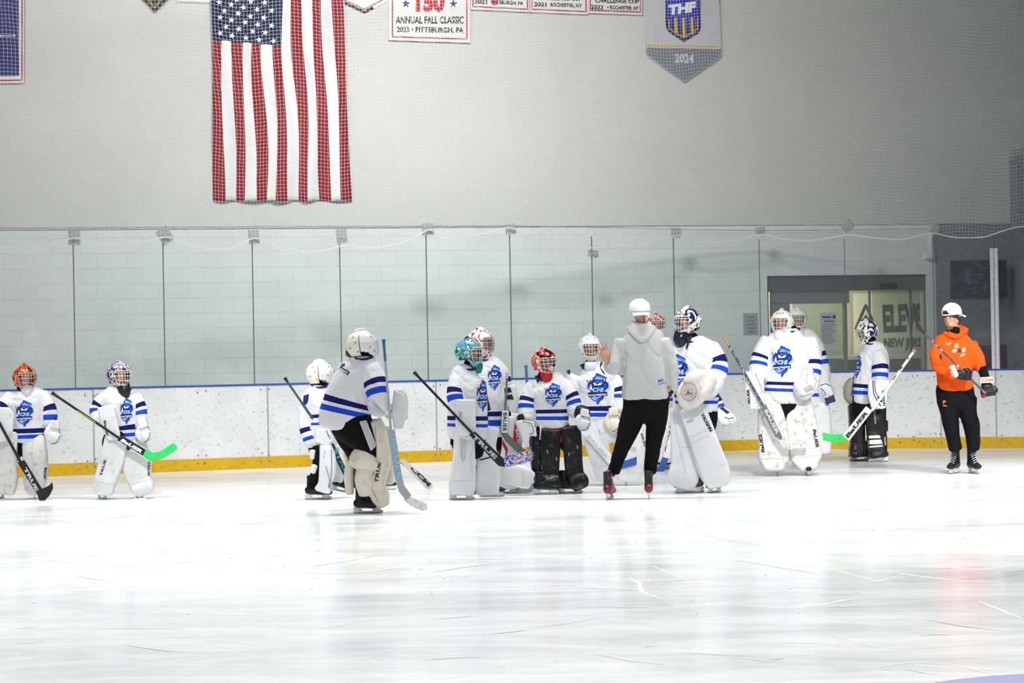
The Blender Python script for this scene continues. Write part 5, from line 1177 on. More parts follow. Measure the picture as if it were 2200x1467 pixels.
st = make_stick(p, 'white goalie stick with blue taped blade crossing behind the grey coach legs', ((1221, 796), (1256, 920)), [(1246, 926), (1262, 916), (1320, 984), (1314, 1004)], [(1310, 1005), (1320, 985), (1345, 989), (1368, 981), (1368, 998), (1335, 1007)], (M_stickwhite, M_stickwhite, M_tapeblue), dep=.16, knob=(M_shaftblack, 8), sw=5)
lettering('BAUER', (1260, 938), (1302, 987), 8, st['paddle'], M_lgrey)

# ---------- red mask, black pads
p = Person((1195, 1060), 'person in goalie gear with a red mask and shiny black leg pads')
T_ = [(1184, 915, 0, 37, 27), (1184, 890, 0, 37, 29), (1183, 860, 0, 39, 31), (1180, 838, 0, 43, 31), (1177, 824, 0, 38, 26), (1169, 814, 0, 21, 19), (1167, 806, 0, 14, 14)]
p.jersey(T_, [[(1144, 830, 0, 17), (1132, 866, .04, 18), (1132, 900, .08, 17)], [(1212, 828, 0, 18), (1230, 858, .04, 18), (1240, 890, .08, 16)]], (.12, .20, .26, .33), (.36, .49, .57, .69))
abody(p, (1169, 776), 22, T_, [[(1144, 832, 0), (1132, 866, .04), (1135, 905, .08)], [(1212, 830, 0), (1230, 858, .04), (1246, 895, .08)]], [[(1176, 940, 0), (1182, 985, 0), (1178, 1040, 0)], [(1205, 940, 0), (1228, 985, 0), (1228, 1040, 0)]], m=M_skin2)
p.collar(1168, 818, 19); p.mask(1169, 776, 24, 2, paint('mask_red', [BLK, REDP, ORANGE, WHT, REDP, REDP], 11, .2, 8.0), cage=M_wire, barm='x', tilt=-4)
p.plain('throat_guard', p.loft([(1172, 802, .07, 13, 11), (1176, 812, .09, 12, 9), (1180, 822, .08, 7, 6)], sides=14), M_red, p.masko)
p.emblem(1189, 848, 42, 52); q = p.plain('shorts', p.loft([(1186, 908, 0, 31, 19), (1190, 925, 0, 36, 24), (1192, 945, 0, 34, 24)]), M_red); 
p.plain('pants_side', p.loft([(1158, 912, .03, 5, 12), (1156, 935, .03, 5, 12)]), M_black); p.tube('piping', [(1162, 914, .10), (1160, 945, .10)], 1.6, M_wink, q)
c_ = p.pad([(1150, 925, .0, 10, 18), (1152, 965, .0, 11, 19), (1153, 1010, .0, 11, 18), (1160, 1042, .02, 9, 14)], M_blackpad)
b = p.pad([(1224, 920, .05, 24, 15), (1230, 960, .05, 21, 15), (1232, 995, .05, 20, 15), (1236, 1022, .05, 20, 16), (1244, 1036, .08, 22, 20), (1248, 1048, .08, 18, 16)], M_blackpad, ex=4)
a = p.pad([(1184, 926, .06, 22, 15), (1182, 965, .07, 22, 15), (1183, 1000, .07, 19, 15), (1183, 1024, .07, 19, 16), (1187, 1038, .10, 21, 20), (1186, 1052, .10, 18, 16)], M_blackpad, ex=4)
for q_, xs in ((a, ((1176, 970), (1195, 985))), (b, ((1222, 975), (1240, 960)))):
    for x_, y_ in xs: stripe([(x_, y_ - 3), (x_ + 1, y_ + 4)], 1.6, q_, M_lgrey, name='buckle')
p.skate(1172, 1062, 12, .85, tip=M_bootblack); p.skate(1224, 1060, 12, .85, tip=M_bootblack)
bl = p.blocker([(1108, 905), (1120, 902), (1144, 906), (1151, 922), (1154, 938), (1139, 936), (1134, 961), (1128, 963), (1121, 938)], .20, M_pad, (1118, 898, 8), M_bootblack)
stripe([(1110, 908), (1120, 935), (1128, 960)], 1.4, bl, M_ink, name='trim'); stripe([(1122, 905), (1142, 909), (1147, 928), (1138, 934)], 1.4, bl, M_ink, name='trim')
g = p.catcher(1254, 905, .16, 33, 46, 10, M_padclean, dark=M_ink); p.solid('glove_cuff', [p.loft([(1240, 885, .12, 15, 12), (1252, 888, .14, 17, 13), (1262, 900, .12, 9, 10)])], M_bootblack, .009, 2)
st = make_stick(p, 'white goalie stick with blue grip, blade resting on the ice left of the black pads', ((1130, 785), (1140, 962)), [(1132, 960), (1146, 958), (1164, 1044), (1150, 1050)], [(1093, 1046), (1150, 1036), (1165, 1040), (1165, 1052), (1098, 1066)], (M_tapeblue, M_stickwhite, M_tapewhite), dep=-.22, knob=(mat('grip_blue', (.10, .22, .55), .6), 40), sw=5)

# ---------- white stick left of the pads, belongs to the goalie with the white and orange mask's neighbour
st = make_stick(p, 'white stick with black letters lying low between the bent player and the green masked goalie', ((862, 992, -1.0), (872, 1000, -1.0)), [(858, 990), (868, 986), (884, 1000), (930, 1040), (925, 1052), (915, 1050)], [(922, 1050), (930, 1040), (968, 1046), (968, 1058), (935, 1058)], (M_stickgrey, mat('stick_pale', (.50,.51,.52), .4), M_tapewhite), dep=-1.0, sw=7)
lettering('CCM', (880, 1006), (920, 1046), 9, st['paddle'], M_ink, bold=.05)

# ---------- caps, hoods and player gloves
def cap(p, px, py, yaw, dep=0.0, k=1.0, pitch=0.0, droop=.25, opening=False, m=None, rope=True):
    c = p.P(px, py, dep); Rm = Matrix.Rotation(R(yaw), 3, 'Z') @ Matrix.Rotation(R(pitch), 3, 'X'); m = m or M_whitecloth
    def S(az, el, mm=1.0):
        a, e = R(az), R(el); v = V3((.092 * math.sin(a) * math.cos(e), -.108 * math.cos(a) * math.cos(e), .122 * max(0, math.sin(e)) ** .85)); v.x *= 1 + .06 * math.sin(2 * e); v.y *= 1 + .06 * math.sin(2 * e)
        return c + Rm @ (v * k * mm)
    AZ = [-180 + 10 * i for i in range(36)]; EL = [0, 10, 20, 30, 40, 50, 60, 70, 80]; V = [S(a, e) for e in EL for a in AZ] + [S(0, 90)]; F = []
    for i in range(8):
        for j in range(36):
            if opening and abs(abs(AZ[j] + 5) - 180) < (26, 16)[min(i, 1)] and i < 2: continue
            F.append((i * 36 + j, i * 36 + (j + 1) % 36, (i + 1) * 36 + (j + 1) % 36, (i + 1) * 36 + j))
    for j in range(36): F.append((8 * 36 + j, 8 * 36 + (j + 1) % 36, len(V) - 1))
    o = rawmesh('cap', V, F, p.root, (m,), True); q = o.modifiers.new('s', 'SOLIDIFY'); q.thickness = .006; q.offset = 1
    V = []; A2 = np.linspace(-56, 56, 13)
    for t_ in (0, .33, .66, 1.0):
        for a in A2:
            e = S(a, 1); w_ = math.cos(R(a) * .9); V.append(e + Rm @ V3((0, -.082 * k * t_ * w_, -.082 * k * t_ * droop * (1.2 - .5 * t_) - .012 * k * t_ * (abs(a) / 56) ** 2)))
    F = [(i * 13 + j, i * 13 + j + 1, (i + 1) * 13 + j + 1, (i + 1) * 13 + j) for i in range(3) for j in range(12)]
    b = rawmesh('bill', V, F, o, (m,), True); q = b.modifiers.new('s', 'SOLIDIFY'); q.thickness = .006; q.offset = 0
    if rope: v, f = tube_geo([S(a, 2, 1.02) + Rm @ V3((0, 0, 0)) for a in np.linspace(-58, 58, 12)], .0038 * k, 6, 2); p.plain('rope', (v, f), M_navy, o)
    if opening: v, f = tube_geo([S(a, 1, 1.0) for a in np.linspace(146, 214, 8)], .007 * k, 6, 2); p.plain('strap', (v, f), m, o)
    p.plain('button', ell_geo(tuple(S(0, 90)), (.008, .008, .005), None, 8, 6), m, o)
    p.capS = S; return o
def pglove(p, px, py, dep, w_, h_, ang, m, cuffm=None, txt=None, cuff=None, name='hockey_glove'):
    a = R(ang); ca, sa = math.cos(a), math.sin(a)
    def q(x, y): return (px + (x * ca - y * sa) * w_ / 2, py + (x * sa + y * ca) * h_ / 2)
    parts = [p.loft([(*q(-.9, 0), dep, h_ * .36, h_ * .30), (*q(-.3, 0), dep, h_ * .46, h_ * .34), (*q(.2, 0), dep, h_ * .46, h_ * .30)], ex=3)]
    for k in range(4): y = -.68 + .45 * k; parts.append(p.loft([(*q(.05, y), dep + .02, h_ * .14), (*q(.55, y * 1.02), dep + .045, h_ * .15), (*q(.88, y * .95), dep + .02, h_ * .14), (*q(.92, y * .9), dep - .03, h_ * .12)], sides=12))
    parts.append(p.loft([(*q(-.3, -.6), dep + .02, h_ * .16), (*q(.2, -1.0), dep + .03, h_ * .16), (*q(.6, -.95), dep + .01, h_ * .13)], sides=12))
    o = p.solid(name, parts, m, .007, 2)
    if cuff:
        c_ = p.slab('cuff', cuff, dep + .05, .09, cuffm or M_wink, o, .01)
        if txt: lettering(txt[0], txt[1], txt[2], txt[3], c_, txt[4], bold=.05)
    return o
M_hoodie = mat('heather_grey', (0.58, 0.585, 0.59), 0.9, bump=.25, bscale=120, spec=.1, sscale=60)
M_orange = mat('orange_knit', (0.82, 0.095, 0.008), 0.8, bump=.15, bscale=60, spec=.15)
M_orange2 = mat('orange_print', (0.80, 0.16, 0.03), 0.7); M_redboot = paint('boot_red', [(.25, .01, .012), (.30, .012, .015), (.02, .02, .022)], 9, .35, 4.0, .3)

# ---------- goalie hidden behind the coach in grey
p = Person((1430, 1010), 'person in goalie gear with a white and red mask, behind the coach in grey')
T_ = [(1412, 880, 0, 30, 22), (1412, 850, 0, 34, 24), (1412, 800, 0, 36, 26), (1410, 765, 0, 34, 24), (1410, 745, 0, 28, 20), (1410, 732, 0, 16, 15), (1410, 725, 0, 12, 12)]
p.jersey(T_, [[(1388, 765, 0, 13), (1382, 800, 0, 13), (1386, 835, .05, 12)], [(1432, 762, 0, 12), (1434, 795, .02, 11), (1436, 815, .05, 10)]])
abody(p, (1408, 697), 12, T_, [[(1388, 767, 0), (1382, 800, 0), (1388, 840, .05)], [(1432, 764, 0), (1435, 795, .02), (1437, 825, .05)]], [[(1400, 905, 0), (1398, 940, 0), (1398, 985, 0)], [(1425, 905, 0), (1428, 940, 0), (1425, 985, 0)]])
p.mask(1408, 697, 14, -2, paint('mask_white_red', [WHT, WHT, REDP, WHT], 12, .25, 15.0)); p.plain('pants', p.loft([(1412, 870, 0, 30, 20), (1412, 900, 0, 28, 20)]), M_black)
p.pad([(1396, 888, .05, 20, 12), (1396, 930, .05, 20, 12), (1396, 980, .05, 20, 12)], M_padworn)
p.pad([(1434, 880, .05, 18, 12), (1436, 910, .05, 19, 12), (1432, 945, .05, 20, 13), (1427, 972, .05, 20, 13), (1426, 990, .05, 16, 12)], M_padworn)
p.skate(1418, 1003, 20, .9); p.skate(1395, 1006, 90, .9)
p.solid('catching_glove', [p.loft([(1437, 790, .1, 7, 7), (1440, 808, .1, 10, 9), (1440, 830, .1, 7, 7)]), p.loft([(1434, 835, .1, 6, 7), (1436, 850, .1, 8, 8)])], mat('glove_navy', (.012, .015, .12), .5), .008)
st = make_stick(p, 'white goalie stick with navy letters and dark blue blade, right of the coach in grey', ((1458, 800, .1), (1452, 886)), [(1445, 884), (1459, 889), (1437, 985), (1424, 982)], [(1424, 980), (1437, 985), (1428, 1006), (1424, 1022), (1433, 1046), (1433, 1057), (1425, 1059), (1415, 1036), (1411, 1010)], (M_stickwhite, M_stickwhite, M_tapeblue), dep=.35, sw=5)
lettering('BAUER', (1429, 972), (1449, 895), 8, st['paddle'], M_navy, bold=.04)

# ---------- goalie hidden behind the navy mask, one arm showing
p = Person((1530, 1032), 'person in goalie gear hidden behind the navy mask, only one arm and glove showing')
T_ = [(1505, 905, 0, 28, 20), (1505, 880, 0, 30, 22), (1504, 850, 0, 31, 24), (1502, 832, 0, 28, 20), (1500, 824, 0, 18, 16), (1500, 816, 0, 12, 12)]
p.jersey(T_, [[(1522, 836, 0, 13), (1538, 856, .05, 13), (1550, 882, .08, 11)], [(1486, 836, 0, 12), (1478, 860, 0, 12), (1478, 880, 0, 11)]], sb=(.48, .66, .76, .92))
abody(p, (1500, 795), -20, T_, [[(1522, 838, 0), (1538, 858, .05), (1555, 890, .08)], [(1486, 838, 0), (1478, 860, 0), (1478, 885, 0)]], [[(1495, 925, 0), (1495, 965, 0), (1495, 1010, 0)], [(1515, 925, 0), (1520, 965, 0), (1520, 1010, 0)]], k=.9)
p.mask(1498, 790, -20, 0, M_white, k=.9); p.plain('pants', p.loft([(1505, 895, 0, 28, 20), (1505, 925, 0, 26, 18)]), M_black)
p.pad([(1490, 918, .04, 18, 11), (1492, 965, .04, 18, 11), (1492, 1005, .04, 16, 11)], M_pad); p.pad([(1512, 918, .04, 18, 11), (1516, 965, .04, 18, 11), (1516, 1005, .04, 16, 11)], M_pad)
p.skate(1494, 1032, 100, .75); p.skate(1518, 1032, 100, .75)
g = p.solid('blocker_glove', [p.loft([(1546, 880, .10, 9, 10), (1558, 888, .12, 11, 12), (1570, 898, .12, 9, 10)]), p.loft([(1562, 886, .17, 5, 6), (1574, 894, .17, 5, 6), (1580, 903, .14, 4, 5)]), p.loft([(1558, 892, .17, 5, 6), (1568, 900, .17, 5, 6), (1574, 908, .14, 4, 5)]), p.loft([(1548, 886, .15, 5, 6), (1558, 898, .17, 6, 6), (1566, 908, .15, 5, 5)])], M_padclean, .008)
bvg = bvh_of(g); patch([(1545, 876), (1552, 874), (1568, 886), (1562, 889)], g, M_ink, bvg, 'trim', off=.006); stripe([(1556, 896), (1566, 899), (1576, 897)], 1.5, g, M_ink, bvg, 'trim', off=.006)
p.solid('cuff', [p.loft([(1540, 885, .16, 5, 5), (1552, 900, .18, 8, 5), (1560, 918, .18, 9, 4)])], M_padclean, .008); p.plain('cuff_pad', p.ell(1560, 911, .22, 9, 4, 10), M_lgrey)

# ---------- navy and white mask, tall
p = Person((1500, 1058), 'tall person in goalie gear with a navy and white mask')
T_ = [(1497, 881, 0, 45, 32), (1497, 850, 0, 48, 34), (1496, 810, 0, 50, 36), (1493, 772, 0, 51, 35), (1490, 748, 0, 46, 30), (1486, 733, 0, 30, 24), (1482, 720, 0, 15, 15)]
p.jersey(T_, [[(1522, 748, 0, 24), (1540, 785, .03, 25), (1530, 828, .12, 22), (1512, 842, .2, 17)], [(1458, 750, 0, 20), (1450, 790, .05, 20), (1455, 830, .12, 18)]], (.085, .13, .18, .225), (.21, .32, .40, .50), wr=.008)
abody(p, (1477, 690), -38, T_, [[(1522, 750, 0), (1542, 795, .05), (1505, 840, .22)], [(1458, 752, 0), (1450, 790, .05), (1470, 840, .15)]], [[(1475, 905, 0), (1470, 950, 0), (1478, 1030, 0)], [(1510, 905, 0), (1525, 950, 0), (1538, 1030, 0)]], k=1.0)
p.mask(1477, 690, -40, -4, paint('mask_navy', [WHT, NVY, NVY, WHT, NVY, WHT], 9, .2, 7.3), cage=M_wire, k=1.04)
p.plain('throat_guard', p.loft([(1466, 716, .06, 17, 14), (1462, 730, .09, 16, 12), (1464, 741, .08, 10, 8)], sides=18), mat('smoked_plastic', (.015, .02, .04), .15), p.masko)
p.tube('strap', [(1485, 722, .12), (1478, 738, .14), (1475, 748, .14)], 2.5, M_ink); p.collar(1486, 730, 22, M_ink, tilt=-4)
p.emblem(1459, 797, 46, 74, .05); p.plain('pants', p.loft([(1497, 870, 0, 44, 30), (1500, 900, 0, 42, 28), (1500, 925, 0, 36, 24)]), M_black)
a = p.pad([(1462, 880, .02, 22, 14), (1465, 920, .03, 25, 15), (1468, 960, .03, 27, 16), (1473, 1000, .03, 32, 18), (1466, 1030, .06, 33, 20), (1462, 1046, .06, 26, 18)], M_padclean)
stripe([(1464, 960), (1490, 962), (1510, 1030)], 1.2, a, M_lgrey, name='seam'); stripe([(1445, 890), (1460, 960), (1474, 1020)], 1.2, a, M_lgrey, name='seam')
b = p.pad([(1487, 877, .14, 29, 15), (1500, 915, .15, 30, 16), (1514, 955, .15, 31, 16), (1528, 995, .15, 33, 16), (1538, 1022, .15, 32, 17), (1542, 1040, .14, 24, 16)], M_padclean)
lettering('VAUGHN', (1505, 890), (1525, 928), 7.5, b, M_ink, bold=.05); lettering('V(9)', (1477, 912), (1491, 906), 8, b, M_grey, bold=.03)
stripe([(1476, 942), (1518, 924)], 1, b, M_lgrey, name='seam'); stripe([(1481, 955), (1523, 936)], 1, b, M_lgrey, name='seam'); stripe([(1545, 1001), (1560, 997)], 1, b, M_lgrey, name='seam'); stripe([(1460, 890), (1512, 1035)], 1.2, b, M_lgrey, name='seam')
p.skate(1482, 1059, 172, .98, tip=M_bootblack, boot=paint('boot_black_red', [BLK, BLK, (.10, .04, .045)], 9, .35, 2.0, .2)); p.skate(1535, 1059, 125, .85)
c_ = p.solid('catching_glove', [p.loft([(1525, 812, .26, 20, 20), (1510, 822, .30, 26, 24), (1495, 832, .32, 30, 26), (1478, 846, .30, 27, 22), (1468, 852, .28, 18, 14)], ex=2.3), p.loft([(1508, 806, .34, 14, 14), (1490, 812, .38, 16, 16), (1475, 822, .38, 12, 12)]), p.loft([(1522, 826, .36, 12, 12), (1505, 850, .38, 14, 14), (1488, 868, .34, 12, 10)]), p.loft([(1470, 828, .36, 9, 10), (1462, 845, .36, 9, 10), (1468, 866, .34, 9, 10), (1485, 874, .32, 8, 8)])], mat('glove_cream', (.72, .69, .63), .5, bump=.2, bscale=20), .010)
bvg = bvh_of(c_); th = [(1480 + 17 * math.cos(t_), 841 + 19 * math.sin(t_)) for t_ in np.linspace(0, 2 * math.pi, 17)]; patch(th[:-1], c_, mat('glove_pocket', (.60, .56, .50), .7), bvg, 'pocket', off=.008); stripe(th, 1.3, c_, M_grey, bvg, 'pocket_edge', off=.011)
for _ in range(22): x_ = 1480 + rng.gauss(0, 6); y_ = 844 + rng.gauss(0, 3.5); stripe([(x_, y_), (x_ + 1.2, y_ - 1.8)], 1.3, c_, M_ink, bvg, 'pocket_hole', off=.013)
stripe([(1500, 818), (1506, 838), (1498, 858)], 1.2, c_, M_lgrey, bvg, 'seam', off=.008)

# ---------- white mask far behind, at the end of the row
p = Person((1742, 990), 'person in goalie gear with a white mask, half hidden behind the broad goalie')
T_ = [(1732, 872, 0, 40, 26), (1732, 820, 0, 41, 28), (1732, 775, 0, 41, 29), (1729, 742, 0, 38, 26), (1725, 724, 0, 28, 20), (1718, 712, 0, 16, 14), (1714, 704, 0, 12, 12)]
p.jersey(T_, [[(1752, 742, 0, 17), (1763, 780, .02, 18), (1770, 820, .05, 16)], [(1705, 742, 0, 15), (1695, 780, 0, 15), (1695, 820, 0, 14)]], sb=(.20, .32, .42, .54))
abody(p, (1713, 683), 3, T_, [[(1752, 744, 0), (1764, 785, .02), (1774, 835, .05)], [(1705, 744, 0), (1696, 780, 0), (1696, 830, 0)]], [[(1718, 895, 0), (1712, 930, 0), (1708, 970, 0)], [(1748, 895, 0), (1758, 930, 0), (1760, 970, 0)]], m=M_skin2)
p.mask(1713, 683, 4, 0, M_white, dang=M_white); p.plain('pants', p.loft([(1732, 862, 0, 38, 24), (1735, 900, 0, 34, 20)]), M_black)
b = p.pad([(1758, 868, .05, 22, 13), (1762, 905, .05, 23, 14), (1764, 945, .05, 22, 14), (1764, 972, .05, 22, 14)], M_pad); p.pad([(1716, 880, .05, 16, 12), (1714, 930, .05, 16, 12), (1712, 966, .05, 14, 12)], M_pad)
p.skate(1706, 990, 95, .9); p.skate(1758, 990, 95, .9)
g = p.solid('blocker_glove', [p.loft([(1768, 822, .10, 14, 13), (1774, 840, .12, 18, 14), (1780, 858, .10, 15, 11)]), p.loft([(1770, 838, .2, 6, 6), (1776, 852, .2, 6, 6)]), p.loft([(1780, 832, .18, 6, 6), (1786, 848, .18, 6, 6)])], M_padclean, .009)
p.slab('blocker', [(1766, 838), (1776, 850), (1790, 846), (1796, 862), (1776, 869)], .16, .04, mat('purple_navy', (.02, .012, .09), .5))
bvg = bvh_of(g); stripe([(1762, 828), (1774, 824), (1786, 830)], 1.3, g, M_navy, bvg, 'trim', off=.006); stripe([(1764, 834), (1772, 842), (1776, 856)], 1.3, g, M_navy, bvg, 'trim', off=.006)
st = make_stick(p, 'silver goalie stick, lower half showing at the right of the broad goalie', ((1748, 800, .1), (1758, 866, .1)), [(1750, 866), (1765, 862), (1772, 902), (1763, 913), (1758, 905)], [(1758, 905), (1768, 902), (1775, 940), (1768, 960)], (M_silver, M_silver, M_tapewhite), dep=.22, sw=5)
lettering('BAUER', (1756, 872), (1762, 904), 6.5, st['paddle'], M_wink)

# ---------- broad goalie with white mask and yellow mark
p = Person((1690, 1022), 'broad person in goalie gear with a white mask, worn white pads, standing right of centre')
T_ = [(1691, 860, 0, 51, 34), (1692, 830, 0, 50, 36), (1693, 795, 0, 49, 37), (1694, 762, 0, 50, 37), (1694, 738, 0, 50, 33), (1695, 722, 0, 40, 27), (1697, 711, 0, 24, 22), (1698, 702, 0, 15, 15)]
p.jersey(T_, [[(1650, 732, 0, 19), (1634, 770, .02, 21), (1627, 812, .08, 20)], [(1736, 732, 0, 20), (1744, 770, .02, 21), (1744, 812, .08, 20), (1738, 835, .14, 17)]], (.115, .165, .21, .26), (.40, .50, .60, .70))
abody(p, (1680, 692), -18, T_, [[(1650, 734, 0), (1634, 775, .02), (1628, 830, .1)], [(1736, 734, 0), (1744, 775, .02), (1734, 840, .15)]], [[(1668, 885, 0), (1660, 930, 0), (1672, 1000, 0)], [(1712, 885, 0), (1722, 930, 0), (1728, 1000, 0)]], k=1.0, m=M_skin2)
p.collar(1698, 717, 23, M_navy, tilt=-3); q = p.mask(1680, 692, -20, -3, M_white, barm='x', k=1.04)
p.plain('throat_guard', p.loft([(1676, 716, .08, 14, 12), (1674, 725, .10, 11, 10), (1676, 731, .09, 6, 6)], sides=18), M_white, p.masko)
S = p.maskS; v, f = tube_geo([S(a, 40, 1.01) for a in np.linspace(-14, 22, 6)], .007); p.plain('brow_mark', (v, f), mat('mark_gold', GLD, .5), q); v, f = tube_geo([S(88, e, 1.02) for e in (-35, -20, -5)], .006); p.plain('side_mark', (v, f), mat('mark_yellow', (.75, .6, .08), .5), q)
p.emblem(1681, 776, 50, 68); p.plain('pants', p.loft([(1692, 850, 0, 46, 30), (1693, 880, 0, 42, 28), (1693, 905, 0, 32, 22)]), M_black)
p.plain('knee_pad', p.loft([(1688, 893, -.02, 14, 12), (1690, 918, -.02, 13, 12)]), M_grey)
a = p.pad([(1660, 850, .05, 24, 15), (1657, 880, .06, 28, 16), (1659, 920, .06, 31, 16), (1662, 960, .06, 32, 16), (1662, 984, .06, 33, 17), (1660, 1002, .08, 34, 18), (1662, 1009, .08, 22, 16)], M_padworn)
b = p.pad([(1710, 852, .05, 26, 15), (1717, 880, .06, 31, 16), (1722, 920, .06, 34, 16), (1728, 960, .06, 34, 16), (1733, 984, .06, 33, 17), (1736, 1002, .08, 30, 18), (1738, 1008, .08, 20, 16)], M_padworn)
lettering('BaUER', (1643, 972), (1637, 931), 7, a, M_ink, bold=.04, shear=.15); lettering('BaUER', (1746, 922), (1753, 962), 7, b, M_ink, bold=.04, shear=.15)
stripe([(1632, 985), (1692, 985)], 1.2, a, M_lgrey, name='seam'); stripe([(1705, 984), (1765, 976)], 1.2, b, M_lgrey, name='seam'); stripe([(1712, 850), (1716, 880), (1745, 874)], 1, b, M_lgrey, name='seam')
p.skate(1671, 1022, 92, 1.0); p.skate(1734, 1022, 88, 1.0)
bl = p.blocker([(1600, 797), (1640, 800), (1644, 860), (1640, 878), (1613, 880), (1602, 850)], .24, M_padworn, (1632, 860, 11), M_padworn); lettering('BaUER', (1612, 868), (1610, 836), 6, bl, M_ink, bold=.04, shear=.15)
stripe([(1602, 800), (1640, 872)], 1.2, bl, M_grey, name='crease'); stripe([(1622, 802), (1641, 845)], 1.2, bl, M_grey, name='crease')
c_ = p.solid('catching_glove', [p.loft([(1742, 790, .2, 5, 6), (1738, 806, .24, 11, 12), (1732, 824, .26, 20, 18), (1724, 838, .26, 24, 18), (1716, 846, .24, 18, 12)]), p.loft([(1748, 808, .26, 8, 9), (1750, 825, .28, 9, 10), (1742, 842, .28, 9, 10)])], M_pad, .009); bvg = bvh_of(c_)
patch([(1726, 834), (1744, 826), (1748, 836), (1732, 844)], c_, mat('glove_stain', (.45, .44, .40), .7), bvg, 'pocket', off=.006); stripe([(1736, 800), (1732, 820), (1746, 838)], 1.2, c_, M_grey, bvg, 'lacing', off=.006); stripe([(1746, 800), (1754, 818), (1748, 838)], 1.6, c_, M_grey, bvg, 'lacing', off=.006); stripe([(1707, 846), (1722, 826), (1736, 808)], 1.2, c_, M_lgrey, bvg, 'seam', off=.006); stripe([(1712, 852), (1732, 850), (1744, 844)], 1.4, c_, M_grey, bvg, 'seam', off=.006)
st = make_stick(p, 'goalie stick with tan grip and grey lower end, held by the broad goalie', ((1554, 721), (1642, 876)), [(1636, 878), (1645, 868), (1681, 938), (1679, 946), (1666, 938)], [(1666, 938), (1682, 940), (1700, 946), (1734, 943), (1736, 958), (1700, 962), (1684, 962)], (mat('stick_blue_black', (.04, .06, .10), .35, scuff=(.45, .5, .55), sscale=30, samt=.5), M_stickgrey, mat('tape_marked', (.62, .61, .57), .7, scuff=(.08, .08, .08), sscale=45, samt=.3)), dep=.32, knob=(M_wood, 24), sw=5.5)
lettering('BAUER', (1641, 882), (1668, 934), 8, st['paddle'], M_lgrey, bold=.04)

# ---------- goalie in profile by the entrance
p = Person((1868, 992), 'person in goalie gear seen in profile, colourful white mask and black pads')
T_ = [(1869, 864, 0, 36, 30), (1870, 838, 0, 38, 32), (1873, 800, 0, 36, 32), (1876, 768, 0, 34, 30), (1876, 750, 0, 27, 25), (1872, 738, 0, 17, 17), (1868, 728, 0, 12, 12)]
p.jersey(T_, [[(1884, 762, .1, 17), (1890, 790, .16, 19), (1890, 822, .2, 17)], [(1862, 762, -.1, 14), (1850, 800, -.14, 14), (1836, 832, -.12, 12)]], (.12, .175, .225, .29), (.42, .56, .68, .82))
abody(p, (1862, 708), -68, T_, [[(1884, 764, .1), (1890, 795, .16), (1888, 840, .2)], [(1862, 764, -.1), (1850, 800, -.14), (1830, 838, -.12)]], [[(1850, 885, 0), (1846, 930, 0), (1846, 972, 0)], [(1882, 885, 0), (1882, 930, 0), (1882, 972, 0)]])
p.collar(1872, 736, 15, M_navy, tilt=-5); p.mask(1863, 710, -68, 14, paint('mask_white_colour', [GRN, WHT, WHT, WHT, NVY], 12, .25, 6.0), cage=M_wire, k=1.02)
S = p.maskS; v, f = tube_geo([S(a, e, 1.01) for a, e in ((70, 20), (95, 15), (105, 0), (95, -15), (75, -18))], .012); p.plain('ear_mark', (v, f), M_navy, p.masko); v, f = tube_geo([S(45, 38, 1.01), S(50, 52, 1.01)], .011); p.plain('green_mark', (v, f), M_tapegreen, p.masko); v, f = tube_geo([S(112, 8, 1.01), S(124, 16, 1.0)], .009); p.plain('red_mark', (v, f), mat('mark_red', REDP, .4), p.masko)
p.emblem(1842, 787, 20, 52, -.06); p.plain('pants', p.loft([(1868, 852, 0, 36, 28), (1865, 885, 0, 34, 26), (1862, 905, 0, 28, 22)]), M_black)
b = p.pad([(1839, 872, -.1, 17, 18), (1841, 915, -.1, 17, 18), (1842, 950, -.1, 16, 18), (1841, 968, -.1, 17, 20), (1842, 978, -.1, 16, 18)], M_blackpad)
a = p.pad([(1880, 876, .08, 23, 18), (1882, 915, .08, 21, 18), (1884, 945, .08, 21, 18), (1884, 965, .08, 21, 20), (1886, 977, .08, 20, 18)], M_blackpad); p.pad([(1899, 905, .05, 8, 14), (1900, 925, .05, 7, 14)], M_blackpad)
patch([(1855, 936), (1890, 935), (1892, 941), (1856, 942)], a, M_tapewhite, name='white_band'); patch([(1857, 946), (1893, 944), (1896, 953), (1859, 955)], a, M_tapewhite, name='white_band'); patch([(1860, 959), (1896, 956), (1897, 959), (1861, 962)], a, M_tapewhite, name='white_band'); lettering('VAUGHN', (1877, 882), (1879, 910), 3.5, a, M_lgrey); lettering('VAUGHN', (1899, 938), (1901, 956), 3, a, M_wink)
p.skate(1888, 992, 160, .9, tip=M_bootblack); p.skate(1848, 990, 165, .9, tip=M_bootblack)
bl = p.blocker([(1866, 815), (1912, 816), (1903, 877), (1893, 879), (1872, 875), (1865, 850)], .34, M_pad, (1878, 870, 9), M_pad); lettering('VAUGHN', (1894, 838), (1897, 872), 6, bl, M_ink, bold=.04)
stripe([(1875, 817), (1877, 845), (1885, 862), (1893, 873)], 2, bl, M_ink, name='trim'); stripe([(1879, 817), (1881, 842), (1893, 860)], 1.5, bl, M_ink, name='trim')
for q_ in ((1884, 853), (1888, 860)): patch([(q_[0], q_[1]), (q_[0] + 7, q_[1] - 1), (q_[0] + 8, q_[1] + 3), (q_[0] + 2, q_[1] + 4)], bl, M_ink, name='trim')
p.solid('catching_glove', [p.loft([(1830, 815, -.1, 7, 10), (1824, 830, -.1, 11, 14), (1822, 850, -.1, 10, 13), (1828, 864, -.1, 7, 9)]), p.loft([(1830, 855, -.05, 6, 8), (1834, 864, -.05, 6, 8)])], mat('glove_khaki', (.30, .28, .23), .6), .009)
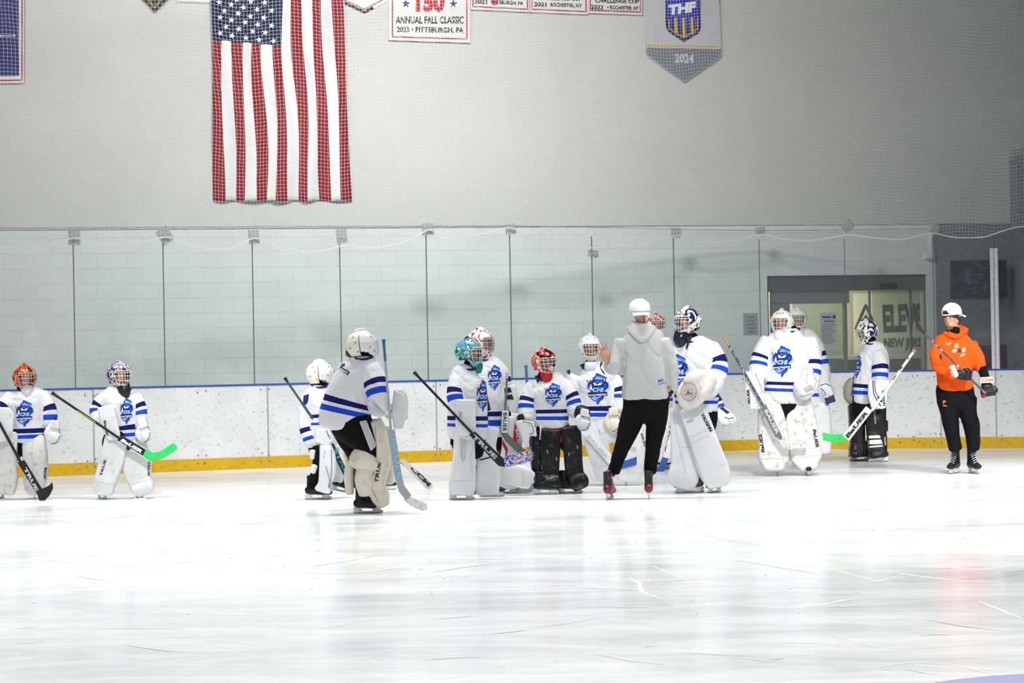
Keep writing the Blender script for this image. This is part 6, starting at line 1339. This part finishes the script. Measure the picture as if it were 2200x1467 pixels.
stripe([(1828, 814), (1817, 834), (1818, 852), (1828, 866)], 2.4, p.root.children[-1], M_ink, name='trim', off=.008)
st = make_stick(p, 'white stick with green taped blade, held by the goalie in profile', ((1965, 752), (1873, 882)), [(1861, 872), (1874, 883), (1824, 948), (1811, 935)], [(1767, 929), (1790, 933), (1811, 932), (1824, 946), (1812, 950), (1795, 952), (1769, 946)], (M_stickwhite, M_stickwhite, M_tapegreen), dep=.44, knob=(M_wood, 6), sw=6)
lettering('BaUER', (1822, 942), (1866, 887), 8.5, st['paddle'], M_ink, bold=.05, shear=.1); stripe([(1952, 768), (1946, 776)], 3, st['shaft'], M_ink, name='mark'); stripe([(1938, 788), (1932, 796)], 3, st['shaft'], M_ink, name='mark'); stripe([(1925, 806), (1918, 816)], 3, st['shaft'], M_ink, name='mark')

# ---------- coach in grey, seen from behind
p = Person((1345, 1072), 'person in a light grey hoodie and white cap, back to the camera, raising one hand')
hand = [p.loft([(1305, 779, .02, 7, 5), (1302, 768, .03, 10, 5.5), (1299, 760, .03, 11, 5.5), (1298, 754, .03, 9, 4)], sides=14)]
for a_, b_, c_, r_ in (((1294, 763), (1287, 760), (1279, 757), 2.2), ((1295, 755), (1290, 749), (1285, 743), 2.3), ((1299, 752), (1295, 744), (1291, 736), 2.4), ((1304, 752), (1302, 744), (1300, 735), 2.3), ((1306, 766), (1311, 762), (1316, 758), 2.6)):
    hand.append(p.loft([(a_[0], a_[1], .03, r_), (b_[0], b_[1], .035, r_), (c_[0], c_[1], .05, r_ * .85)], sides=10))
p.body((1374, 667, 0), (1377, 693, 0), (1380, 745, 0), (1390, 850, 0), [[(1330, 728, 0), (1328, 790, .02), (1304, 776, .0)], [(1430, 728, 0), (1444, 790, .03), (1436, 838, -.1)]], [[(1365, 865, 0), (1340, 945, .02), (1314, 1020, 0)], [(1412, 865, 0), (1405, 945, .02), (1397, 1020, 0)]], 1.0, M_skin, 172, .006, hands=hand, eyes=False)
o = p.jersey([(1386, 854, 0, 51, 31), (1386, 830, 0, 49, 32), (1386, 795, 0, 46, 32), (1384, 765, 0, 44.5, 31), (1382, 738, 0, 46, 28), (1379, 718, 0, 42, 24), (1377, 706, 0, 24, 20), (1376, 697, 0, 17, 16)],
             [[(1338, 736, 0, 19), (1326, 766, .02, 15.5), (1323, 788, .05, 15), (1311, 791, .0, 13), (1303, 783, -.02, 10)], [(1424, 736, 0, 19), (1440, 768, .02, 14.5), (1447, 795, .01, 14), (1445, 826, -.05, 12)]], name='hoodie', m=M_hoodie, wr=.009, vox=.009)
q = p.solid('hood', [p.loft([(1350, 704, .05, 6, 6), (1362, 718, .11, 6, 6), (1378, 729, .14, 6, 6), (1394, 720, .11, 6, 6), (1406, 704, .05, 6, 6)], sides=14), p.loft([(1358, 700, .04, 6, 7), (1376, 716, .11, 7, 6), (1400, 700, .05, 6, 7)], sides=14), p.loft([(1360, 695, .02, 7, 7), (1377, 702, .08, 8, 6), (1396, 696, .02, 7, 7)], sides=14)], M_hoodie, .009, 3, .003, parent=o)
lettering('BWC', (1414, 822), (1426, 819), 6, o, M_royal, bvh=p.bv['jersey'], bold=.05, shear=.2); stripe([(1413, 826), (1430, 822)], 1.2, o, M_royal, p.bv['jersey'], 'underline')
p.solid('cuff', [p.loft([(1309, 789, -.01, 12, 9), (1304, 780, -.01, 11, 8)])], M_hoodie, .007, 2, parent=o)
q = p.solid('track_pants', [p.loft([(1390, 846, 0, 49, 29), (1388, 866, 0, 51, 30), (1386, 890, 0, 46, 28), (1384, 902, 0, 30, 22)]), p.loft([(1366, 875, 0, 27, 26), (1354, 910, .02, 25, 23), (1342, 948, .03, 19, 19), (1328, 985, .01, 15, 16), (1318, 1014, 0, 14, 14)]), p.loft([(1412, 875, 0, 26, 26), (1410, 910, .02, 23, 23), (1405, 948, .03, 18, 19), (1400, 985, .01, 16, 16), (1397, 1014, 0, 14, 14)])], M_black, .012, 3, .005)
p.plain('hair', ell_geo(tuple(p.P(1374, 667, 0) + V3((0, .006, .040))), (.078, .098, .080), Matrix.Rotation(R(172), 3, 'Z')), M_brown)
cp = cap(p, 1374, 672, 6, k=1.10, droop=.42)
lettering('BWC', (1368, 663), (1379, 661), 5, cp, M_royal, bold=.05, shear=.2)
p.skate(1310, 1073, -75, 1.0, boot=M_redboot); p.skate(1394, 1071, -88, 1.0, boot=M_redboot)

# ---------- coach in orange
p = Person((2070, 1018), 'person in an orange hoodie and backward white cap, holding a hockey stick')
body = p.body((2044, 688, 0), (2053, 709, 0), (2051, 745, 0), (2052, 835, 0), [[(2020, 745, 0), (2021, 787, .19), (2050, 799, .30)], [(2092, 735, 0), (2107, 775, .02), (2116, 815, .06)]], [[(2034, 855, 0), (2040, 905, .03), (2050, 970, 0)], [(2074, 855, 0), (2086, 905, .03), (2092, 970, 0)]], 1.0, M_skin, -32, .008)
fwv = V3((math.sin(R(-32)), -math.cos(R(-32)), 0)); hc = p.P(2044, 688, 0)
p.solid('beard', [ell_geo(tuple(hc + fwv * .030 - V3((0, 0, .075))), (.054, .052, .040), None), ell_geo(tuple(hc + fwv * .078 - V3((0, 0, .088))), (.022, .015, .020), None)], mat('beard', (.13, .055, .03), .8, scuff=(.35, .17, .11), sscale=150, samt=.5), .006, 2, parent=body)
rtv = V3((math.cos(R(-32)), math.sin(R(-32)), 0)); p.plain('hair', ell_geo(tuple(hc + rtv * .066 + V3((0, 0, .022)) - fwv * .02), (.016, .05, .030), None), M_brown, body)
o = p.jersey([(2052, 833, 0, 38, 31), (2051, 810, 0, 38, 30), (2050, 780, 0, 40, 26), (2050, 755, 0, 43, 26), (2051, 736, 0, 44, 24), (2053, 724, 0, 34, 21), (2054, 714, 0, 19, 16), (2054, 708, 0, 14, 14)],
             [[(2018, 742, 0, 15), (2011, 768, .06, 14), (2018, 790, .20, 12.5), (2046, 798, .30, 10)], [(2086, 740, 0, 15), (2100, 768, .02, 15), (2109, 795, .04, 12)]], name='hoodie', m=M_orange, wr=.006)
p.solid('hood', [p.loft([(2030, 716, .05, 5, 6), (2042, 722, .11, 5, 5), (2056, 724, .12, 5, 5), (2068, 716, .06, 6, 6), (2074, 710, -.04, 8, 8)], sides=12), p.loft([(2074, 710, -.04, 8, 8), (2056, 706, -.13, 10, 8), (2036, 713, -.03, 6, 6)], sides=12)], M_orange, .008, 3, .002, parent=o)
p.plain('undershirt', p.loft([(2052, 716, .04, 12, 12), (2053, 708, .02, 11, 12)]), M_black, o)
p.plain('undersleeve', p.loft([(2110, 790, .05, 10, 10), (2114, 803, .06, 10, 10), (2117, 815, .07, 10, 10)]), M_black)
stripe([(2033, 737), (2037, 740), (2043, 737)], 1.8, o, M_wink, p.bv['jersey'], 'swoosh')
# a plain abstract print of the same size and colours in place of the cartoon on the chest
for q_ in ([(2050, 744), (2053, 738), (2058, 738), (2060, 745), (2055, 749)], [(2046, 752), (2050, 748), (2058, 752), (2052, 758), (2046, 757)], [(2066, 748), (2074, 746), (2074, 756), (2067, 757)], [(2062, 763), (2072, 758), (2073, 762), (2064, 767)]): patch(q_, o, mat('pale_print', (.75, .45, .30), .7), p.bv['jersey'], 'print', step=3)
patch([(2056, 750), (2064, 749), (2065, 757), (2057, 757)], o, mat('dark_print', (.10, .02, .02), .7), p.bv['jersey'], 'print', step=3)
q = p.solid('track_pants', [p.loft([(2052, 824, 0, 38, 25), (2052, 842, 0, 42, 27), (2054, 862, 0, 40, 26), (2056, 876, 0, 30, 20)]), p.loft([(2035, 858, 0, 24, 23), (2040, 888, .02, 19, 19), (2043, 912, .03, 18, 18), (2048, 940, .01, 15, 15), (2053, 964, 0, 15, 14)]), p.loft([(2075, 858, 0, 24, 23), (2080, 888, .02, 19, 19), (2087, 912, .03, 18, 18), (2090, 940, .01, 16, 15), (2091, 964, 0, 14, 14)])], M_black, .010, 3, .004, wf=14)
lettering('P', (2026, 868), (2032, 868), 8, q, M_orange2, bold=.05); stripe([(2026, 871), (2034, 872)], 1.2, q, M_wink, name='small_print')
p.plain('hair', ell_geo(tuple(hc - fwv * .006 + V3((0, 0, .046))), (.078, .098, .080), Matrix.Rotation(R(-32), 3, 'Z')), M_brown)
cap(p, 2045, 676, 128, k=1.05, opening=True, rope=False, pitch=-4, droop=.5)
p.skate(2050, 1018, 118, 1.0, lace=M_lgrey, tip=M_bootblack); p.skate(2092, 1018, 78, 1.0, lace=M_lgrey, tip=M_bootblack)
pglove(p, 2070, 805, .34, 34, 24, 8, M_bootblack, cuff=[(2040, 788), (2050, 783), (2060, 805), (2056, 812), (2046, 806)], txt=('CCM', (2052, 809), (2045, 790), 6, M_orange2))
pglove(p, 2121, 836, .16, 36, 28, 80, M_bootblack, cuff=[(2106, 811), (2134, 809), (2137, 822), (2105, 823)], txt=('CCM', (2108, 820), (2134, 819), 7, M_orange2)); p.plain('palm_patch', p.ell(2113, 851, .26, 5, 4, 9), M_red)
st = make_stick(p, 'black and silver player stick held diagonally across the coach in orange', ((2118, 846, .30), (1986, 716, .52)), None, [(1984, 718), (1988, 714), (1975, 698), (1969, 684), (1966, 667), (1961, 668), (1963, 684), (1970, 702)], (mat('shaft_grey', (.07, .065, .07), .35, scuff=(.35, .33, .33), sscale=14, samt=.4), M_shaftblack, M_shaftblack), dep=.52, sw=5, group='player sticks', th=.05)
